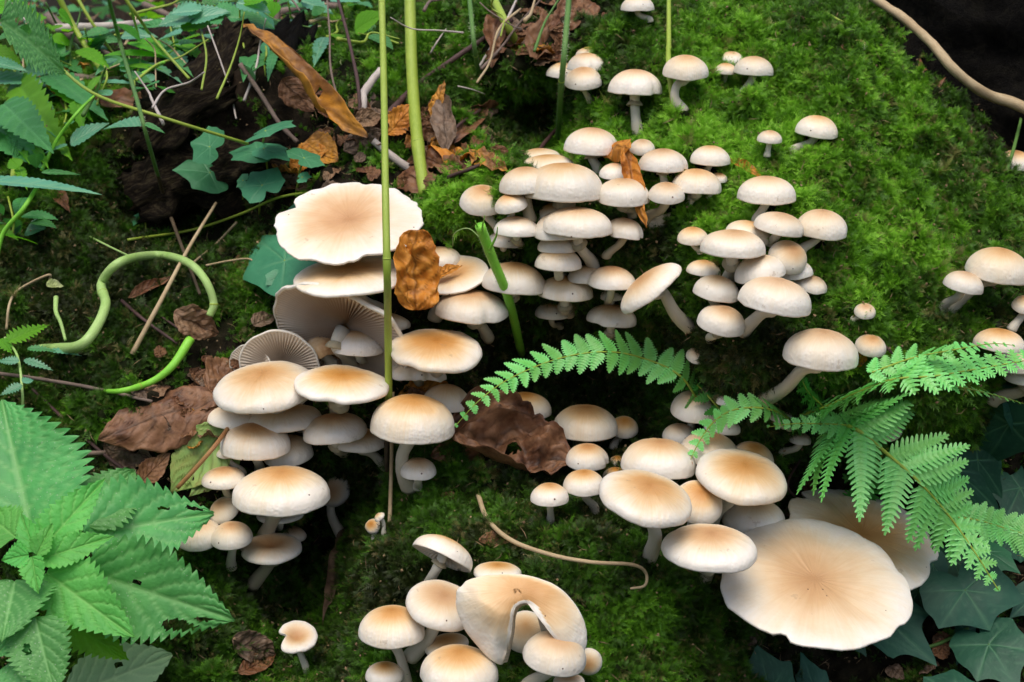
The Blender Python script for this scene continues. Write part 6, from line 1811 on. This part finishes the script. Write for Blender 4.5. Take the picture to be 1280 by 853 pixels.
frond('small arching fern frond reaching left over the crumpled leaf', [(872,500,.03),(850,470,.08),(810,450,.12),(760,440,.14),(700,448,.15),(640,472,.14),(600,500,.12),(568,534,.10)], .0010,
      (23, [(.02,26,34,15),(.2,30,36,16),(.45,26,34,16),(.7,22,26,13),(.9,13,14,9),(.99,4,4,4)]), bi=False, face=.62, angle=72)
frond('short fern frond hanging down with a brown tip', [(1000,532,.02),(962,512,.05),(920,512,.06),(892,528,.068),(872,556,.066),(856,592,.056)], .0010,
      (20, [(.04,18,20,12),(.3,26,26,14),(.6,26,26,13),(.85,13,13,8),(.99,4,4,4)]), bi=False, tipm='dead_orange', face=.6, angle=66)
frond('fern frond spreading right above the moss lip to the right edge', [(1000,520,.03),(1035,508,.05),(1080,488,.07),(1120,474,.085),(1170,470,.095),(1230,460,.10),(1310,446,.10)], .0014,
      (24, [(.0,40,26,20),(.15,52,36,22),(.35,56,32,20),(.6,44,26,16),(.85,30,16,12),(1.0,24,14,10)]), face=.45, angle=74)
frond('thin fern tip pointing right above the fern at the right edge', [(1090,466,.07),(1140,448,.08),(1190,438,.09),(1238,430,.09),(1268,432,.09)], .0008,
      (15, [(.0,30,22,14),(.4,22,18,11),(.8,9,8,6),(.99,3,3,3)]), bi=False, face=.45)
frond('slender fern tip running down to the right edge', [(1170,478,.09),(1210,486,.09),(1250,496,.09),(1290,508,.09)], .0008,
      (12, [(.0,14,16,9),(.5,9,9,7),(.99,3,3,3)]), bi=False, face=.45)
frond('large fern frond falling to the lower right across the cream caps', [(1040,528,.05),(1072,538,.10),(1112,570,.14),(1150,604,.16),(1190,650,.165),(1222,696,.155),(1248,738,.14)], .0018,
      (19, [(.0,92,112,21),(.12,98,112,23),(.3,98,100,22),(.5,84,80,22),(.68,46,48,17),(.85,24,26,12),(.99,5,5,5)]), face=.72, angle=64)
frond('upper left arm of the large fern frond', [(1088,540,.075),(1060,532,.08),(1020,530,.08),(990,530,.075),(960,534,.07)], .0009,
      (14, [(.0,26,26,14),(.4,24,24,13),(.8,12,12,8),(.99,4,4,4)]), bi=False, face=.7)
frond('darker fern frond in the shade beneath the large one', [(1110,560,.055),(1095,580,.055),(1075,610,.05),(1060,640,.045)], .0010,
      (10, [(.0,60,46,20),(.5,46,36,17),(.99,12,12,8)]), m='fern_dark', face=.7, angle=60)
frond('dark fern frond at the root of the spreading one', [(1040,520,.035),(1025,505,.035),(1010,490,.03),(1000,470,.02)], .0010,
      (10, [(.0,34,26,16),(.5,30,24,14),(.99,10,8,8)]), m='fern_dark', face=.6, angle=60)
frond('fern leaflets entering at the right edge over the ivy', [(1182,646,.105),(1220,650,.105),(1255,660,.10),(1300,674,.10)], .0010,
      (14, [(.0,22,22,12),(.4,30,28,15),(.8,34,30,16),(.99,34,30,16)]), bi=False, face=.7, angle=64)
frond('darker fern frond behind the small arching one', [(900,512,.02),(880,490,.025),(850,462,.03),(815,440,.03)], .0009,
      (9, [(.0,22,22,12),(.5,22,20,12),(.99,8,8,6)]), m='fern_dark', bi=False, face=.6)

# ------------------------------------------------------------------ rotten wood, dark log, background
def log(name, label, cat, pts, r, m, seg=40, rough=.25, grp=None, jag=0.0, sub=14):
    P = [at_depth(*q) for q in pts]
    path = catmull(P, sub)
    n = len(path)
    v, f, rt, fr = tube_geo(path, [r[0] + (r[1] - r[0]) * i / (n - 1) for i in range(n)], seg, seed=3)
    out = []
    for k, p in enumerate(v):
        i, a = k // seg, k % seg
        i = min(i, n - 1)
        c = path[i]
        d = (p - c)
        rel = Vector((math.cos(a / seg * 6.283) * 2.2, math.sin(a / seg * 6.283) * 2.2, i * .10))
        q = 1 + rough * noise.noise(rel) + rough * .6 * noise.noise(rel * 2.7) + rough * .35 * abs(noise.noise(Vector((rel.x * 5, rel.y * 5, rel.z * .7))))
        p2 = c + d * q
        if jag and (i < 3 or i > n - 4):
            t = fr[i][0]; p2 = p2 + t * jag * noise.noise(Vector((a * .8, 2, i))) 
        out.append(p2)
    o = mesh_obj(name, origin_shift(out, path[0]), f, M[m], True, {'rt': rt})
    o.location = path[0]
    tag(o, label, cat, grp)
    return o
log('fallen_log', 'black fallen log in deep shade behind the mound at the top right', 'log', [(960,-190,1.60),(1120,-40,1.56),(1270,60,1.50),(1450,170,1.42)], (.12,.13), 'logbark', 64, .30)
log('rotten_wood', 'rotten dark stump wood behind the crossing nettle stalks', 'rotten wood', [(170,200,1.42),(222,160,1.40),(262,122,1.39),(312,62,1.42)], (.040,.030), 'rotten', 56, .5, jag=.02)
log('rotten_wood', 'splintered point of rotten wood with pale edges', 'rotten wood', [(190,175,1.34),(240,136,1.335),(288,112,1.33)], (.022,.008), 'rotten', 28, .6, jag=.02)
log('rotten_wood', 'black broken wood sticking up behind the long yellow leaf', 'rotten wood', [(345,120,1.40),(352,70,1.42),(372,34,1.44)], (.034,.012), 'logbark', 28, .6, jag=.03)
log('rotten_wood', 'dark rotten wood flank under the ivy sprigs', 'rotten wood', [(170,250,1.36),(230,225,1.36),(300,215,1.35),(360,200,1.33)], (.026,.03), 'rotten', 40, .5, jag=.02)

br = random.Random(11)
def bg_point(px, py, dist):
    return at_depth(px, py, dist)
def pole(name, label, cat, pts, r, m, seg=10, grp=None, rough=.15):
    path = catmull([at_depth(*q) for q in pts], 7)
    n = len(path)
    v, f, rt, fr = tube_geo(path, [r[0] + (r[1] - r[0]) * i / (n - 1) for i in range(n)], seg, rough=rough, seed=len(label))
    o = mesh_obj(name, origin_shift(v, path[0]), f, M[m], True, {'rt': rt})
    o.location = path[0]
    return tag(o, label, cat, grp)
pole('tree_trunk', 'dim brown trunk in the background left of the thin green stalk', 'tree trunk', [(398,72,3.4),(393,30,3.4),(388,-40,3.4),(380,-200,3.4)], (.075,.06), 'bark', 20)
pole('tree_trunk', 'second dark trunk far behind the upper left herbs', 'tree trunk', [(250,70,4.4),(246,20,4.4),(240,-60,4.4),(236,-260,4.4)], (.09,.07), 'bark', 20)
pole('tree_trunk', 'thin background trunk near the top left corner', 'tree trunk', [(160,80,5.0),(158,20,5.0),(150,-60,5.0),(150,-240,5.0)], (.06,.05), 'bark', 16)
pole('tree_trunk', 'trunk far behind the litter slope', 'tree trunk', [(600,60,5.2),(604,0,5.2),(608,-80,5.2),(612,-260,5.2)], (.10,.08), 'bark', 20)
G_BT = 'dead branches in the upper left background'
bt = [('long pale branch arching across the top left background', [(320,22,2.1),(400,8,2.1),(470,18,2.1),(520,40,2.1)], .006),
      ('pale branch running level under the arching one', [(340,32,2.0),(400,44,2.0),(450,52,2.0),(500,50,2.0)], .006),
      ('grey branch behind the crossing nettle stalks', [(70,36,1.9),(140,32,1.9),(220,26,1.9),(300,24,1.9)], .005),
      ('branch slanting down from the far left', [(60,20,2.0),(100,52,1.9),(150,76,1.9)], .006),
      ('thin branch crossing beside the dim trunk', [(330,4,2.3),(380,30,2.2),(440,60,2.1)], .004),
      ('pale twig low behind the flat herb leaves', [(90,96,1.8),(140,100,1.8),(200,92,1.8)], .004),
      ('short branch at the top left behind the herbs', [(180,6,2.4),(240,30,2.3),(290,36,2.2)], .005),
      ('upright forked branch left of the dim trunk', [(352,60,2.0),(346,20,2.0),(356,-20,2.0)], .005),
      ('fine branch under the top edge near the thin stalk', [(430,6,2.2),(470,30,2.2),(510,44,2.1)], .003),
      ('brown branch over the far litter at the left', [(30,60,2.2),(90,84,2.0),(130,92,1.9)], .004)]
for lb, q, r in bt:
    q = [(a_, b_, c_ - .30) for a_, b_, c_ in q]
    pole('dead_branch', lb, 'branch', q, (r, r * .6), 'twig' if br.random() < .6 else 'twig_pale', 8, G_BT, .3)

tr = random.Random(77)
TG = set()
for k in range(46):
    left = k % 3 != 0
    x = tr.uniform(-10, 330) if left else tr.uniform(330, 700)
    y = tr.uniform(0, 130) if left else tr.uniform(0, 60)
    L_ = tr.uniform(40, 130); an = tr.uniform(0, 3.14)
    mt, tone = tr.choice([('twig', 'grey brown'), ('twig_dark', 'dark'), ('stalk_green', 'green'), ('straw', 'straw coloured'), ('twig_pale', 'pale'), ('stalk_dark', 'dark green'), ('stalk_yellow', 'yellow green')])
    lean = 'upright' if 1.1 < an < 2.0 else ('level' if an < .5 or an > 2.6 else ('right leaning' if an < 1.3 else 'left leaning'))
    lab = '%s %s twig in the tangle at the %s, %s part' % (lean, tone, 'upper left' if left else 'top centre', ('left' if x < 110 else 'middle' if x < 220 else 'right') if left else ('left' if x < 450 else 'middle' if x < 570 else 'right'))
    if lab in TG: lab = lab.replace('twig in', 'second twig in')
    if lab in TG: continue
    TG.add(lab)
    d0 = hit(x, max(y, 40))[2]; d0 = min(d0, 1.75) - tr.uniform(.01, .16)
    dx, dy = math.cos(an) * L_ / 2, -math.sin(an) * L_ / 2
    j = [tr.uniform(-8, 8) for _ in range(4)]
    pole('twig', lab, 'twig', [(x - dx, y - dy, d0 - .03), (x - dx * .3 + j[0], y - dy * .3 + j[1], d0), (x + dx * .3 + j[2], y + dy * .3 + j[3], d0 + .01), (x + dx, y + dy, d0 + tr.uniform(-.05, .05))], (tr.uniform(.0007, .0022), tr.uniform(.0004, .0012)), mt, 7, 'twigs tangled along the far crest', .3)

# undergrowth far behind: leaves nobody could count
def undergrowth():
    protos = bpy.data.collections.new('undergrowth_leaves')
    for i, mm in enumerate(('herb', 'herb_bright', 'herb_blue', 'dead_brown', 'herb', 'dead_tan')):
        v, f, ve = leaf_geo(.05, .034, 'nettle', 9, .2, 5, .15, .3, .04, i, 18)
        me_ = bpy.data.meshes.new('undergrowth_leaf'); me_.from_pydata([tuple(p) for p in v], [], f)
        a = me_.attributes.new('vein', 'FLOAT', 'POINT'); a.data.foreach_set('value', ve)
        me_.materials.append(M[mm]); me_.polygons.foreach_set('use_smooth', [True] * len(me_.polygons))
        protos.objects.link(bpy.data.objects.new('undergrowth_leaf', me_))
    pts, rot, scl = [], [], []
    r = random.Random(3)
    for k in range(8500):
        y = r.uniform(1.0, 5.2); x = r.uniform(-1.1, 1.0) * (y * .55 + .35)
        h = (r.random() ** 1.6) * (.32 + .12 * y) * (1.0 + .9 * noise.noise(Vector((x * 1.4, y * 1.4, 3))))
        if x > .12 and y < 2.2: continue
        pts.append((x, y, gz(x, y) + h)); rot += [r.uniform(-.5, .5), r.uniform(-.6, .3), r.uniform(0, 6.28)]; scl.append(r.uniform(.6, 1.7))
    me_ = bpy.data.meshes.new('undergrowth'); me_.from_pydata(pts, [], [])
    a = me_.attributes.new('rot', 'FLOAT_VECTOR', 'POINT'); a.data.foreach_set('vector', rot)
    a = me_.attributes.new('scl', 'FLOAT', 'POINT'); a.data.foreach_set('value', scl)
    o = bpy.data.objects.new('undergrowth', me_); COL.objects.link(o)
    ng = bpy.data.node_groups['moss_on_points'].copy()
    for nd in ng.nodes:
        if nd.bl_idname == 'GeometryNodeCollectionInfo': nd.inputs['Collection'].default_value = protos
    md = o.modifiers.new('leaves', 'NODES'); md.node_group = ng
    tag(o, 'dim leafy undergrowth and fallen leaves in the background behind the crest', 'undergrowth', None, 'stuff')

def moss_litter():
    r = random.Random(99)
    v, f, rt = [], [], []
    for k in range(3200):
        px, py = r.uniform(-20, 1300), r.uniform(-10, 870)
        loc, nor, dd = hit(px, py)
        if dd > 1.6: continue
        c = loc + nor * r.uniform(.005, .0115)
        d = Vector((r.uniform(-1, 1), r.uniform(-1, 1), r.uniform(-1, 1)))
        d = (d - nor * d.dot(nor) * .7).normalized()
        s = d.cross(nor).normalized()
        L_, w_ = (r.uniform(.004, .013), r.uniform(.0002, .0004)) if r.random() < .55 else (r.uniform(.0012, .0032), r.uniform(.0007, .0018))
        bend = nor * L_ * r.uniform(-.15, .25)
        b = len(v)
        v += [c - d * L_ / 2, c + s * w_ + bend, c + d * L_ / 2, c - s * w_ + bend, c + bend + nor * w_ * .8, c + bend - nor * w_ * .8]
        rt += [(k * .37, .3, 0)] * 6
        for a in ((0, 1), (1, 2), (2, 3), (3, 0)):
            f.append((b + a[0], b + a[1], b + 4)); f.append((b + a[1], b + a[0], b + 5))
    o = mesh_obj('moss_litter', v, f, M['litter'], False, {'rt': rt})
    tag(o, 'dry needles and brown crumbs of bark scattered over the moss', 'litter', None, 'stuff')
M['litter'] = m_stalk('litter_crumbs', (0.07, 0.035, 0.018), (0.36, 0.25, 0.13), 0.7, 1.0, 1.5)
build_moss()
moss_litter()
undergrowth()
